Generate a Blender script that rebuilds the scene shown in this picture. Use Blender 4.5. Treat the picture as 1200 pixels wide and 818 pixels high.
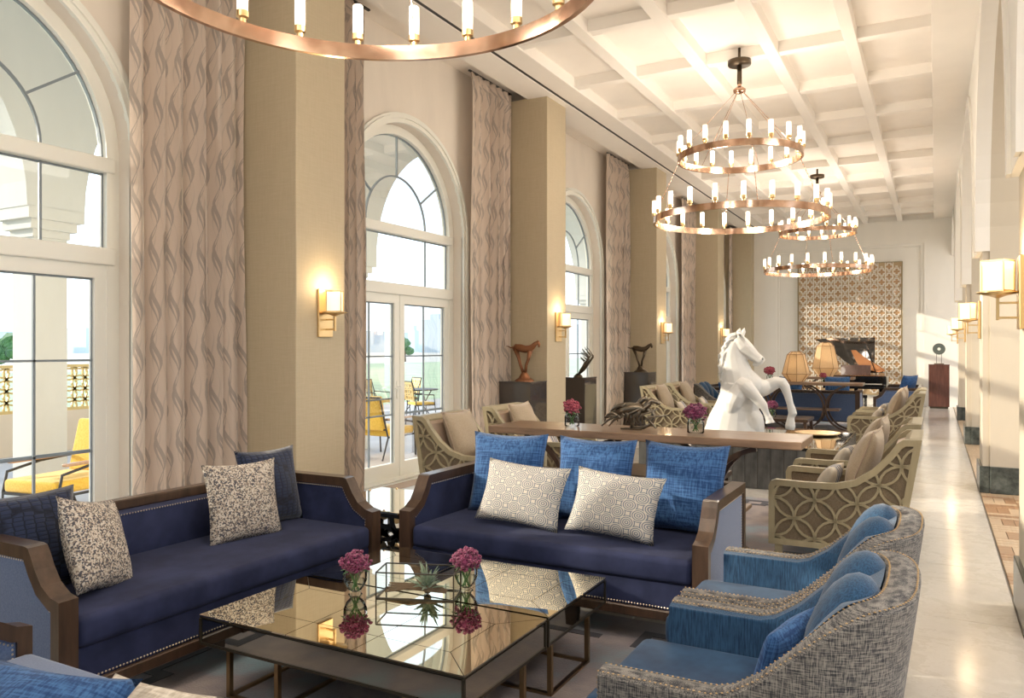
import bpy, bmesh, math, random
from mathutils import Vector, Matrix
for o in list(bpy.data.objects): bpy.data.objects.remove(o)
SC = bpy.context.scene
COL = SC.collection
PI = math.pi
R = random.Random(7)

# ------------------------------------------------------------------ camera, sky, sun, exposure
YAW = math.atan(496/920.0)
cam = bpy.data.objects.new('camera', bpy.data.cameras.new('camera'))
COL.objects.link(cam); SC.camera = cam
cam.location = (0, 0, 1.62); cam.rotation_euler = (PI/2, 0, YAW)
cam.data.sensor_width = 36; cam.data.lens = 36*920/1200.0; cam.data.clip_end = 2000
SC.view_settings.view_transform = 'Standard'; SC.view_settings.look = 'None'
SC.view_settings.gamma = 1; SC.view_settings.use_curve_mapping = False
SC.view_settings.exposure = 0.22
world = bpy.data.worlds.new('sky'); SC.world = world; world.use_nodes = True
wn = world.node_tree; wn.nodes.clear()
def wnode(t): return wn.nodes.new(t)
_tc = wnode('ShaderNodeTexCoord'); _sx = wnode('ShaderNodeSeparateXYZ'); _cr = wnode('ShaderNodeValToRGB')
_bg = wnode('ShaderNodeBackground'); _wo = wnode('ShaderNodeOutputWorld')
wn.links.new(_tc.outputs['Generated'], _sx.inputs[0]); wn.links.new(_sx.outputs['Z'], _cr.inputs[0])
e = _cr.color_ramp.elements
e[0].position = 0.0; e[0].color = (0.80, 0.90, 0.97, 1); e[1].position = 0.6; e[1].color = (0.55, 0.74, 1.0, 1)
wn.links.new(_cr.outputs[0], _bg.inputs[0]); wn.links.new(_bg.outputs[0], _wo.inputs[0])
_bg.inputs[1].default_value = 2.1
sun = bpy.data.objects.new('sun', bpy.data.lights.new('sun', 'SUN')); COL.objects.link(sun)
sun.data.energy = 5.2; sun.data.angle = math.radians(0.8); sun.data.color = (1.0, 0.86, 0.68)
SUND = Vector((5.90, 1.85, -1.74)).normalized()
sun.rotation_euler = SUND.to_track_quat('-Z', 'Y').to_euler()
sun.location = (-30, -30, 12)
def area(name, loc, size, sy, power, color, rot=(0, 0, 0)):
    l = bpy.data.lights.new(name, 'AREA'); l.shape = 'RECTANGLE'; l.size = size; l.size_y = sy
    l.energy = power; l.color = color
    o = bpy.data.objects.new(name, l); COL.objects.link(o); o.location = loc; o.rotation_euler = rot
    return o
# added fill lights without fixtures, over the corridor beyond the arcade and over the hall behind the camera
for k, yy in enumerate((1.0, 8.0, 15.0, 22.0)):
    area('corridor_fill', (2.6, yy, 5.0), 1.2, 3.0, 130, (1.0, 0.95, 0.88))
area('hall_fill', (-2.2, -3.0, 5.2), 3.0, 3.0, 130, (1.0, 0.95, 0.88))

# ------------------------------------------------------------------ materials
def mat(name, color=(.8, .8, .8), rough=.6, metal=0.0, sheen=0.0, spec=.5, coat=0.0):
    m = bpy.data.materials.new(name); m.use_nodes = True
    b = m.node_tree.nodes['Principled BSDF']
    b.inputs['Base Color'].default_value = (*color, 1); b.inputs['Roughness'].default_value = rough
    b.inputs['Metallic'].default_value = metal
    b.inputs['Sheen Weight'].default_value = sheen
    b.inputs['Specular IOR Level'].default_value = spec
    b.inputs['Coat Weight'].default_value = coat
    return m
class N:
    """tiny node builder"""
    def __init__(s, m):
        s.m = m; s.t = m.node_tree; s.b = s.t.nodes['Principled BSDF']
    def new(s, t, **kw):
        n = s.t.nodes.new(t)
        for k, v in kw.items(): setattr(n, k, v)
        return n
    def put(s, sock, v):
        if hasattr(v, 'is_linked') or isinstance(v, bpy.types.NodeSocket): s.t.links.new(v, sock)
        else: sock.default_value = v
    def coord(s, kind='Object'): return s.new('ShaderNodeTexCoord').outputs[kind]
    def mapping(s, v, scale=(1, 1, 1), rot=(0, 0, 0), loc=(0, 0, 0)):
        n = s.new('ShaderNodeMapping'); s.put(n.inputs[0], v)
        n.inputs['Scale'].default_value = scale; n.inputs['Rotation'].default_value = rot; n.inputs['Location'].default_value = loc
        return n.outputs[0]
    def noise(s, v, scale=5, detail=3, rough=.5, out=0):
        n = s.new('ShaderNodeTexNoise'); s.put(n.inputs['Vector'], v)
        n.inputs['Scale'].default_value = scale; n.inputs['Detail'].default_value = detail; n.inputs['Roughness'].default_value = rough
        return n.outputs[out]
    def math(s, op, a, b=0.0, c=0.0):
        n = s.new('ShaderNodeMath', operation=op); s.put(n.inputs[0], a); s.put(n.inputs[1], b); s.put(n.inputs[2], c)
        return n.outputs[0]
    def sep(s, v):
        n = s.new('ShaderNodeSeparateXYZ'); s.put(n.inputs[0], v); return n.outputs
    def ramp(s, f, stops, interp='LINEAR'):
        n = s.new('ShaderNodeValToRGB'); s.put(n.inputs[0], f); r = n.color_ramp; r.interpolation = interp
        while len(r.elements) < len(stops): r.elements.new(.5)
        for el, (p, c) in zip(r.elements, stops): el.position = p; el.color = (*c, 1)
        return n.outputs[0]
    def mix(s, f, a, b):
        n = s.new('ShaderNodeMix', data_type='RGBA'); s.put(n.inputs[0], f)
        s.put(n.inputs[6], a if not isinstance(a, tuple) else (*a[:3], 1)); s.put(n.inputs[7], b if not isinstance(b, tuple) else (*b[:3], 1))
        return n.outputs[2]
    def color(s, v): s.put(s.b.inputs['Base Color'], v)
    def bump(s, h, strength=.3, dist=.01):
        n = s.new('ShaderNodeBump'); s.put(n.inputs['Height'], h); n.inputs['Strength'].default_value = strength; n.inputs['Distance'].default_value = dist
        s.t.links.new(n.outputs[0], s.b.inputs['Normal'])
def fabric(name, c1, c2, scale=60, stretch=(1, 1, 1), rough=.85, sheen=.3, bump=.25, big=.0, cut=(.35, .65)):
    m = mat(name, c1, rough, sheen=sheen, spec=.2); n = N(m)
    v = n.mapping(n.coord(), stretch)
    f = n.noise(v, scale, 3, .6)
    n.color(n.ramp(f, [(cut[0], c1), (cut[1], c2)])); n.bump(f, bump, .004)
    return m
def weave(name, c1, c2, scale=160, rough=.9, mixn=.5):
    m = mat(name, c1, rough, sheen=.1, spec=.2); n = N(m); v = n.coord()
    a = n.noise(n.mapping(v, (.07, .07, 1)), scale, 2, .6); b = n.noise(n.mapping(v, (1, 1, .07)), scale, 2, .6)
    f = n.math('ADD', n.math('MULTIPLY', a, .5), n.math('MULTIPLY', b, .5))
    n.color(n.ramp(f, [(.42, c1), (.58, c2)])); n.bump(f, .4, .003)
    return m
def wood(name, c1, c2, stretch=(3, 3, .4), scale=6, rough=.35, coat=.2):
    m = mat(name, c1, rough, coat=coat); n = N(m)
    v = n.mapping(n.coord(), stretch); f = n.noise(v, scale, 5, .65)
    n.color(n.ramp(f, [(.3, c1), (.7, c2)])); n.bump(f, .08, .003)
    return m
def emis(name, color, strength):
    m = bpy.data.materials.new(name); m.use_nodes = True; t = m.node_tree; t.nodes.clear()
    e = t.nodes.new('ShaderNodeEmission'); e.inputs[0].default_value = (*color, 1); e.inputs[1].default_value = strength
    o = t.nodes.new('ShaderNodeOutputMaterial'); t.links.new(e.outputs[0], o.inputs[0]); return m
def glassy(name, tint=(1, 1, 1), refl=1.0, rough=0.0, ior=1.45):
    m = bpy.data.materials.new(name); m.use_nodes = True; t = m.node_tree; t.nodes.clear()
    tr = t.nodes.new('ShaderNodeBsdfTransparent'); tr.inputs[0].default_value = (*tint, 1)
    gl = t.nodes.new('ShaderNodeBsdfGlossy'); gl.inputs['Roughness'].default_value = rough
    fr = t.nodes.new('ShaderNodeFresnel'); fr.inputs[0].default_value = ior
    mu = t.nodes.new('ShaderNodeMath'); mu.operation = 'MULTIPLY'; mu.inputs[1].default_value = refl
    mx = t.nodes.new('ShaderNodeMixShader'); o = t.nodes.new('ShaderNodeOutputMaterial')
    t.links.new(fr.outputs[0], mu.inputs[0]); t.links.new(mu.outputs[0], mx.inputs[0])
    t.links.new(tr.outputs[0], mx.inputs[1]); t.links.new(gl.outputs[0], mx.inputs[2]); t.links.new(mx.outputs[0], o.inputs[0])
    return m

M = {}
def plaster(name, c, var=.04, rough=.8):
    m = mat(name, c, rough); n = N(m); f = n.noise(n.mapping(n.coord(), (1, 1, .3)), 3, 4, .6)
    lo = tuple(max(0, x*(1-var)) for x in c); hi = tuple(min(1, x*(1+var)) for x in c)
    n.color(n.ramp(f, [(.3, lo), (.7, hi)])); n.bump(n.noise(n.coord(), 60, 2), .04, .003); return m
M['wall'] = plaster('wall_plaster', (.80, .735, .655))
M['white'] = plaster('white_plaster', (.88, .86, .81), .02)
M['ceiling'] = plaster('ceiling_paint', (.95, .90, .84), .02)
M['taupe'] = plaster('arcade_wallcovering', (.60, .54, .44), .03)
M['beam'] = plaster('beam_paint', (.94, .90, .845), .015)
M['ext_white'] = plaster('outdoor_white_render', (.66, .66, .62), .03)
M['frame'] = mat('white_window_frame', (.86, .86, .80), .35)
M['muntin'] = mat('grey_muntin', (.22, .26, .29), .4)
M['glass'] = glassy('window_glass', (.97, .99, .985), .35)
M['thin_glass'] = glassy('clear_glass', (.96, .985, .98), 1.0, ior=1.22)
def m_column():
    m = mat('column_wallcovering', (.5, .4, .27), .65); n = N(m); v = n.coord()
    f = n.noise(n.mapping(v, (8, 8, .6)), 8, 3, .6); g = n.noise(n.mapping(v, (.6, .6, 10)), 10, 2, .6)
    h = n.math('ADD', n.math('MULTIPLY', f, .5), n.math('MULTIPLY', g, .5))
    n.color(n.ramp(h, [(.35, (.50, .42, .285)), (.65, (.55, .465, .325))])); n.bump(h, .04, .003); return m
M['column'] = m_column()
def m_marble():
    m = mat('cream_marble', (.72, .66, .56), .15, spec=.6); n = N(m)
    v = n.coord(); w = n.noise(v, 1.3, 6, .6, out=1)
    vv = n.new('ShaderNodeVectorMath', operation='MULTIPLY_ADD'); n.put(vv.inputs[0], w); vv.inputs[1].default_value = (1.4, 1.4, 1.4); n.put(vv.inputs[2], v)
    oi = n.new('ShaderNodeObjectInfo').outputs['Random']
    f = n.noise(vv.outputs[0], 2.2, 6, .65)
    base = n.ramp(f, [(.3, (.58, .545, .49)), (.5, (.69, .66, .61)), (.52, (.60, .565, .505)), (.75, (.73, .70, .65))])
    n.color(n.mix(n.math('MULTIPLY', oi, .35), base, (.61, .575, .52))); return m
M['marble'] = m_marble()
def m_woodblock():
    m = mat('parquet_block', (.3, .15, .08), .3, coat=.2); n = N(m); v = n.coord()
    f = n.noise(n.mapping(v, (14, 1.2, 1)), 3, 4, .6); oi = n.new('ShaderNodeObjectInfo').outputs['Random']
    a = n.ramp(f, [(.3, (.30, .15, .075)), (.7, (.50, .31, .17))]); b = n.ramp(f, [(.3, (.52, .36, .22)), (.7, (.68, .52, .36))])
    n.color(n.mix(n.math('GREATER_THAN', oi, .5), a, b)); return m
M['parquet'] = m_woodblock()
M['grout'] = mat('grout', (.22, .20, .17), .7)
M['plinth'] = mat('dark_green_marble', (.05, .062, .058), .2); _n = N(M['plinth']); _f = _n.noise(_n.coord(), 7, 6, .7)
_n.color(_n.ramp(_f, [(.35, (.03, .04, .038)), (.7, (.12, .135, .125))]))
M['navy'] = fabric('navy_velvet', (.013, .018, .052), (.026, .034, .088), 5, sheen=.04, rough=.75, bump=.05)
M['navy_lit'] = fabric('navy_painted_sunlit', (.07, .115, .23), (.11, .16, .29), 150, rough=.85, sheen=.4)  # lit copy of the navy, sunlight put into the colour
M['darkwood'] = wood('walnut_frame', (.035, .02, .013), (.085, .05, .032), rough=.28)
M['midwood'] = wood('console_walnut', (.17, .105, .065), (.31, .20, .13), (.5, 4, 4), 6, rough=.3)
M['brass'] = mat('brass', (.72, .52, .27), .28, 1.0)
M['nail_tan'] = mat('tan_nailhead', (.50, .36, .19), .4, 1.0)
M['nail'] = mat('antique_nailhead', (.62, .54, .44), .3, 1.0)
M['bronze_leg'] = mat('bronze_leg', (.30, .21, .115), .35, 1.0)
M['rose'] = mat('rose_gold', (.80, .52, .34), .14, 1.0)
_n = N(M['rose']); _f = _n.noise(_n.coord(), 6, 2)
_n.color(_n.ramp(_f, [(.35, (.48, .29, .20)), (.65, (.80, .56, .42))]))
M['mirror'] = mat('antique_mirror', (.86, .79, .62), .015, 1.0)
M['mirror_side'] = mat('smoked_mirror', (.42, .42, .38), .03, 1.0)
M['seam'] = mat('dark_seam', (.06, .05, .035), .3, .6)
M['beige_lacquer'] = wood('beige_lacquer', (.32, .275, .175), (.39, .34, .225), rough=.4)
M['beige_back'] = fabric('taupe_panel_fabric', (.15, .115, .075), (.21, .165, .115), 120)
M['seat_leather'] = mat('pale_taupe_leather', (.44, .33, .25), .5)
M['sand'] = fabric('sand_linen', (.38, .30, .21), (.48, .39, .28), 130, rough=.8)
M['tweed'] = weave('tweed_charcoal', (.035, .037, .045), (.26, .245, .225), 330)
M['bluestripe'] = fabric('ribbed_blue_fabric', (.010, .035, .085), (.028, .092, .185), 30, (6, 6, .5), bump=.35)
M['bluevelvet'] = fabric('blue_velvet', (.010, .036, .09), (.025, .075, .16), 6, sheen=.1, rough=.6, bump=.05)
M['bluelinen'] = weave('blue_linen', (.018, .055, .16), (.06, .15, .34), 110)
M['navyquilt'] = fabric('navy_scaled_quilt', (.01, .016, .045), (.03, .05, .10), 40)
def m_quilt():
    m = M['navyquilt']; n = N(m); v = n.new('ShaderNodeTexVoronoi', feature='DISTANCE_TO_EDGE'); n.put(v.inputs['Vector'], n.mapping(n.coord(), (1, 1, 2.2)))
    v.inputs['Scale'].default_value = 22; v.inputs['Randomness'].default_value = .2
    n.color(n.ramp(v.outputs[0], [(.02, (.005, .007, .018)), (.12, (.018, .028, .066))])); n.bump(v.outputs[0], .5, .01)
m_quilt()
def m_mosaic():
    m = mat('mosaic_tweed', (.5, .45, .4), .9); n = N(m)
    v = n.new('ShaderNodeTexVoronoi'); n.put(v.inputs['Vector'], n.coord()); v.inputs['Scale'].default_value = 150
    r = n.sep(v.outputs['Color'])[0]
    n.color(n.ramp(r, [(.0, (.07, .07, .085)), (.30, (.23, .19, .16)), (.52, (.50, .44, .37)), (.8, (.58, .54, .48))], 'CONSTANT')); n.bump(r, .4, .004); return m
M['mosaic'] = m_mosaic()
def m_scallop():
    m = mat('scallop_weave', (.5, .48, .42), .85); n = N(m)
    s = n.sep(n.coord()); u = n.math('ADD', s[0], 3.0); w = n.math('ADD', s[2], 3.0)
    cw, ch = .125, .10
    def cell(off):
        a = n.math('ADD', n.math('DIVIDE', u, cw), off); b = n.math('ADD', n.math('DIVIDE', w, ch), off)
        fa = n.math('SUBTRACT', n.math('FRACT', a), .5); fb = n.math('SUBTRACT', n.math('FRACT', b), .5)
        return n.math('SQRT', n.math('ADD', n.math('MULTIPLY', fa, fa), n.math('MULTIPLY', fb, fb)))
    d = n.math('MINIMUM', cell(0.0), cell(.5))
    rings = n.math('SINE', n.math('MULTIPLY', d, 62))
    edge = n.math('GREATER_THAN', d, .43)
    f = n.math('MAXIMUM', n.math('GREATER_THAN', rings, -.1), edge)
    n.color(n.mix(f, (.15, .18, .23), (.58, .54, .47))); n.bump(f, .3, .003); return m
M['scallop'] = m_scallop()
def m_curtain():
    m = mat('wave_curtain', (.6, .5, .42), .8, sheen=.2); n = N(m)
    s = n.sep(n.coord('UV')); u, v = s[0], s[1]
    nz = n.noise(n.coord('UV'), .9, 2)
    def line(period, amp, wl, ph, th):
        wob = n.math('MULTIPLY', n.math('SINE', n.math('ADD', n.math('MULTIPLY', v, 2*PI/wl), ph)), amp)
        x = n.math('ADD', n.math('ADD', n.math('DIVIDE', u, period), wob), n.math('MULTIPLY', nz, .6))
        fr = n.math('FRACT', n.math('ADD', x, ph))
        t = n.math('ADD', th, n.math('MULTIPLY', n.math('COSINE', n.math('MULTIPLY', v, 2*PI/wl*1.0)), th*.7))
        return n.math('LESS_THAN', n.math('ABSOLUTE', n.math('SUBTRACT', fr, .5)), t)
    a = line(.13, .24, .40, 0.0, .085); b = line(.13, .22, .40, 1.1, .05); c = line(.075, .26, .40, 2.6, .05)
    f = n.math('MAXIMUM', a, b)
    col = n.mix(n.math('MULTIPLY', f, .6), (.70, .59, .50), (.30, .265, .24)); col = n.mix(n.math('MULTIPLY', c, .4), col, (.48, .42, .37))
    n.color(col)
    # cloth lets some daylight through
    tl = n.new('ShaderNodeBsdfTranslucent'); n.put(tl.inputs[0], col)
    mx = n.new('ShaderNodeMixShader'); mx.inputs[0].default_value = .22
    out = [k for k in n.t.nodes if k.type == 'OUTPUT_MATERIAL'][0]
    n.t.links.new(n.b.outputs[0], mx.inputs[1]); n.t.links.new(tl.outputs[0], mx.inputs[2]); n.t.links.new(mx.outputs[0], out.inputs[0])
    return m
M['curtain'] = m_curtain()
def m_stripe():
    m = mat('striped_linen', (.7, .65, .57), .85); n = N(m); s = n.sep(n.coord())
    a = n.math('ABSOLUTE', s[0])
    f = n.math('LESS_THAN', n.math('ABSOLUTE', n.math('SUBTRACT', a, .045)), .012); g = n.math('LESS_THAN', n.math('ABSOLUTE', n.math('SUBTRACT', a, .075)), .006); h = n.math('LESS_THAN', a, .012)
    n.color(n.mix(n.math('MAXIMUM', n.math('MAXIMUM', f, g), h), (.66, .59, .49), (.10, .14, .24))); n.bump(n.noise(n.coord(), 120, 2), .2, .003); return m
M['stripe'] = m_stripe()
M['cream'] = weave('cream_woven', (.42, .37, .30), (.66, .61, .53), 60)
def m_rug(name, seed):
    m = mat(name, (.3, .29, .3), .95, sheen=.4); n = N(m); v = n.coord()
    f = n.noise(n.mapping(v, loc=(seed, 0, 0)), .8, 5, .6); g = n.noise(v, 90, 2)
    c = n.ramp(f, [(.36, (.09, .075, .10)), (.45, (.30, .24, .22)), (.53, (.17, .14, .155)), (.62, (.12, .22, .27))])
    n.color(n.mix(n.math('MULTIPLY', g, .25), c, (.36, .33, .33))); n.bump(g, .5, .004); return m
M['rug'] = m_rug('lounge_rug', 0.0)
M['rugdark'] = mat('rug_dark_pile', (.014, .011, .022), .95, sheen=.3)
M['stone'] = mat('white_stone', (.66, .655, .635), .5)
M['bronze_dark'] = mat('dark_bronze', (.10, .075, .05), .35, .9)
M['bronze_rust'] = mat('rust_bronze', (.26, .11, .05), .5, .6)
M['silverwire'] = mat('aged_silver', (.20, .17, .13), .3, .9)
M['darktile'] = mat('slate_tile', (.085, .085, .082), .25); _n = N(M['darktile']); _f = _n.noise(_n.mapping(_n.coord(), (2, 2, .5)), 6, 5, .6)
_n.color(_n.ramp(_f, [(.3, (.05, .05, .05)), (.7, (.13, .13, .125))]))
M['blackgloss'] = mat('black_gloss', (.012, .012, .012), .04, coat=1)
M['pedestal'] = mat('charcoal_gloss', (.055, .045, .04), .12, coat=.6)
M['mahogany'] = wood('mahogany', (.07, .025, .018), (.13, .05, .035), rough=.2)
M['pianored'] = mat('piano_inside', (.42, .18, .06), .2, .3)
M['lampcane'] = fabric('lamp_paper', (.60, .46, .29), (.72, .57, .38), 60)
M['cane'] = wood('cane_strip', (.30, .17, .08), (.42, .26, .13))
M['petal'] = fabric('flower_petals', (.05, .004, .02), (.30, .06, .15), 140, cut=(.4, .6))
M['petalpink'] = fabric('pink_petals', (.20, .02, .05), (.55, .12, .16), 60, cut=(.4, .6))
M['leaf'] = fabric('green_leaf', (.03, .09, .02), (.09, .18, .05), 30)
M['airplant'] = fabric('airplant_leaf', (.10, .16, .10), (.28, .34, .25), 30)
M['water'] = glassy('vase_water', (.93, .975, .96), .6, ior=1.2)
M['candle_glow'] = emis('candle_glow', (1.0, .80, .55), 5.0)
def m_frost():
    m = bpy.data.materials.new('frosted_candle_glass'); m.use_nodes = True; t = m.node_tree; n = N.__new__(N); n.m = m; n.t = t; n.b = t.nodes['Principled BSDF']
    z = n.sep(n.coord())[2]
    f = n.ramp(n.math('MULTIPLY', z, 5.0), [(.05, (1.0, .55, .28)), (.45, (1.0, .88, .70)), (.95, (1.0, .70, .48))])
    st = n.ramp(n.math('MULTIPLY', z, 5.0), [(.0, (.25, .25, .25)), (.4, (1, 1, 1)), (.98, (.3, .3, .3))])
    n.put(n.b.inputs['Emission Color'], f); n.put(n.b.inputs['Emission Strength'], n.math('MULTIPLY', st, 3.0))
    n.b.inputs['Base Color'].default_value = (.9, .85, .78, 1); n.b.inputs['Roughness'].default_value = .3; return m
M['frost'] = m_frost()
M['sconce_glass'] = mat('milky_sconce_glass', (.85, .75, .55), .3)
_b = M['sconce_glass'].node_tree.nodes['Principled BSDF']; _b.inputs['Emission Color'].default_value = (1, .78, .48, 1); _b.inputs['Emission Strength'].default_value = .75; _b.inputs['Alpha'].default_value = .75
M['lampglow'] = emis('sconce_glow', (1.0, .80, .50), 2.6)
M['yellow'] = fabric('yellow_cushion', (.72, .42, .05), (.85, .55, .10), 60)
M['iron'] = mat('dark_iron', (.06, .06, .06), .5, .6)
M['goldmetal'] = mat('gold_lattice_metal', (.62, .46, .2), .4, .5)
M['teak'] = wood('teak_arm', (.35, .2, .1), (.5, .3, .17))
def m_terrace():
    m = mat('terrace_stone', (.6, .55, .5), .6); n = N(m); f = n.noise(n.coord(), 1.2, 5, .6)
    n.color(n.ramp(f, [(.3, (.40, .35, .32)), (.7, (.52, .47, .42))])); return m
M['terrace'] = m_terrace()
M['lawn'] = fabric('lawn', (.10, .22, .06), (.20, .36, .12), .8, bump=0)
M['sandground'] = mat('pale_sand', (.62, .56, .46), .9)
M['tree'] = fabric('tree_leaves', (.04, .11, .03), (.11, .22, .07), 6, bump=.6)
M['bark'] = mat('bark', (.15, .1, .06), .9)
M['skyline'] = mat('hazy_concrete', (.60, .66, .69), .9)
M['screenbrown'] = wood('screen_oak', (.36, .21, .09), (.52, .33, .17), (1, 1, 1), 20, rough=.45)
M['screenwhite'] = mat('screen_white_lattice', (.82, .78, .70), .5)
M['verd'] = mat('verdigris_disc', (.14, .17, .16), .4, .7)
M['yard'] = mat('book_paper', (.75, .68, .6), .6)

# ------------------------------------------------------------------ geometry helpers
def BM(): return bmesh.new()
def fin(name, bm, m, parent=None, smooth=False, angle=None):
    me = bpy.data.meshes.new(name)
    bmesh.ops.recalc_face_normals(bm, faces=bm.faces)
    bm.to_mesh(me); bm.free()
    if smooth:
        for p in me.polygons: p.use_smooth = True
        if angle:
            try: me.set_sharp_from_angle(angle=angle)
            except Exception: pass
    me.materials.append(m)
    o = bpy.data.objects.new(name, me); COL.objects.link(o)
    if parent is not None: o.parent = parent
    return o
def tag(o, label=None, cat=None, group=None, kind=None):
    if label: o['label'] = label
    if cat: o['category'] = cat
    if group: o['group'] = group
    if kind: o['kind'] = kind
    return o
def thing(name, label, cat, loc=(0, 0, 0), rz=0, group=None, scale=1):
    o = bpy.data.objects.new(name, None); COL.objects.link(o); o.location = loc; o.rotation_euler = (0, 0, rz)
    o.scale = (scale,)*3; o.empty_display_size = .1
    return tag(o, label, cat, group)
def dup(root, loc, rz=None, label=None, group=None, scale=None):
    def cp(o, par):
        c = o.copy(); COL.objects.link(c)
        if par is not None: c.parent = par
        for ch in kids.get(o.name, []): cp(ch, c)
        return c
    kids = {}
    for o in list(COL.objects):
        if o.parent: kids.setdefault(o.parent.name, []).append(o)
    r = cp(root, None); r.location = loc
    if rz is not None: r.rotation_euler = (0, 0, rz)
    if scale: r.scale = (scale,)*3 if not isinstance(scale, tuple) else scale
    if label: r['label'] = label
    if group: r['group'] = group
    return r
def box(bm, x0, x1, y0, y1, z0, z1, mtx=None):
    r = bmesh.ops.create_cube(bm, size=1.0)['verts']
    for v in r:
        v.co = Vector(((x0+x1)/2+v.co.x*(x1-x0), (y0+y1)/2+v.co.y*(y1-y0), (z0+z1)/2+v.co.z*(z1-z0)))
        if mtx: v.co = mtx @ v.co
    return r
def rbox(bm, x0, x1, y0, y1, z0, z1, r=.02, seg=3, mtx=None, crown=0):
    b2 = bmesh.new(); box(b2, x0, x1, y0, y1, z0, z1)
    if crown:
        bmesh.ops.subdivide_edges(b2, edges=b2.edges[:], cuts=0)
    bmesh.ops.bevel(b2, geom=b2.edges[:], offset=r, segments=seg, profile=.5, affect='EDGES')
    add(bm, b2, mtx)
def add(bm, b2, mtx=None):
    b2.verts.index_update(); vs = [bm.verts.new(mtx @ v.co if mtx else v.co) for v in b2.verts]
    for f in b2.faces:
        try: bm.faces.new([vs[v.index] for v in f.verts])
        except ValueError: pass
    b2.free()
def frame_of(d):
    d = d.normalized(); up = Vector((0, 0, 1)) if abs(d.z) < .95 else Vector((1, 0, 0))
    a = d.cross(up).normalized(); b = a.cross(d).normalized(); return a, b
def tube(bm, pts, rad, seg=8, closed=False, cap=True, flat=1.0):
    pts = [Vector(p) for p in pts]; n = len(pts); rs = rad if isinstance(rad, (list, tuple)) else [rad]*n
    rings = []; pa = None
    for i, p in enumerate(pts):
        if closed: d = pts[(i+1) % n]-pts[i-1]
        else: d = pts[min(i+1, n-1)]-pts[max(i-1, 0)]
        if d.length < 1e-9: d = Vector((0, 0, 1))
        a, b = frame_of(d)
        if pa is not None:
            a2 = pa-d.normalized()*pa.dot(d.normalized())
            if a2.length > 1e-4: a = a2.normalized(); b = a.cross(d.normalized()).normalized()
        pa = a
        rings.append([bm.verts.new(p+a*math.cos(2*PI*k/seg)*rs[i]+b*math.sin(2*PI*k/seg)*rs[i]*flat) for k in range(seg)])
    m = n if closed else n-1
    for i in range(m):
        r0, r1 = rings[i], rings[(i+1) % n]
        for k in range(seg):
            bm.faces.new((r0[k], r0[(k+1) % seg], r1[(k+1) % seg], r1[k]))
    if cap and not closed:
        bm.faces.new(rings[0][::-1]); bm.faces.new(rings[-1])
def cyl(bm, p0, p1, r0, r1=None, seg=12): tube(bm, [p0, p1], [r0, r0 if r1 is None else r1], seg)
def bar(bm, p0, p1, w, h=None):
    p0, p1 = Vector(p0), Vector(p1); h = h or w; d = (p1-p0); a, b = frame_of(d)
    q = [(-w/2, -h/2), (w/2, -h/2), (w/2, h/2), (-w/2, h/2)]
    A = [bm.verts.new(p0+a*x+b*y) for x, y in q]; B = [bm.verts.new(p1+a*x+b*y) for x, y in q]
    for k in range(4): bm.faces.new((A[k], A[(k+1) % 4], B[(k+1) % 4], B[k]))
    bm.faces.new(A[::-1]); bm.faces.new(B)
def lathe(bm, prof, seg=20, c=(0, 0, 0), cap=True):
    rings = [[bm.verts.new((c[0]+r*math.cos(2*PI*k/seg), c[1]+r*math.sin(2*PI*k/seg), c[2]+z)) for k in range(seg)] for r, z in prof]
    for i in range(len(rings)-1):
        for k in range(seg): bm.faces.new((rings[i][k], rings[i][(k+1) % seg], rings[i+1][(k+1) % seg], rings[i+1][k]))
    if cap:
        if prof[0][0] > 1e-5: bm.faces.new(rings[0][::-1])
        if prof[-1][0] > 1e-5: bm.faces.new(rings[-1])
def prism(bm, poly, a, b, f):
    """poly in 2D, f(u,v,d)->xyz"""
    A = [bm.verts.new(f(u, v, a)) for u, v in poly]; B = [bm.verts.new(f(u, v, b)) for u, v in poly]; n = len(poly)
    for k in range(n): bm.faces.new((A[k], A[(k+1) % n], B[(k+1) % n], B[k]))
    bm.faces.new(A[::-1]); bm.faces.new(B)
def ribbon(bm, outer, inner, a, b, f, closed=False):
    """band between two polylines, extruded from a to b"""
    n = len(outer); V = [[bm.verts.new(f(*outer[i], a)), bm.verts.new(f(*inner[i], a)), bm.verts.new(f(*inner[i], b)), bm.verts.new(f(*outer[i], b))] for i in range(n)]
    for i in range(n if closed else n-1):
        p, q = V[i], V[(i+1) % n]
        for k in range(4): bm.faces.new((p[k], q[k], q[(k+1) % 4], p[(k+1) % 4]))
    if not closed: bm.faces.new(V[0]); bm.faces.new(V[-1][::-1])
def offset(pts, d, closed=False):
    """offset 2D polyline to its left by d"""
    n = len(pts); out = []
    for i in range(n):
        p = Vector(pts[i])
        a = Vector(pts[(i-1) % n]) if (i > 0 or closed) else None; c = Vector(pts[(i+1) % n]) if (i < n-1 or closed) else None
        def nn(u, v): t = (v-u).normalized(); return Vector((-t.y, t.x))
        if a is None: q = p+nn(p, c)*d
        elif c is None: q = p+nn(a, p)*d
        else:
            n1, n2 = nn(a, p), nn(p, c); m = (n1+n2)
            m = m.normalized() if m.length > 1e-6 else n1
            q = p+m*(d/max(.4, m.dot(n1)))
        out.append((q.x, q.y))
    return out
def sphere(bm, c, r, sub=2, sc=(1, 1, 1), jitter=0):
    vs = bmesh.ops.create_icosphere(bm, subdivisions=sub, radius=1)['verts']
    for v in vs:
        k = 1+(R.random()-.5)*jitter
        v.co = Vector((c[0]+v.co.x*r*sc[0]*k, c[1]+v.co.y*r*sc[1]*k, c[2]+v.co.z*r*sc[2]*k))
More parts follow.
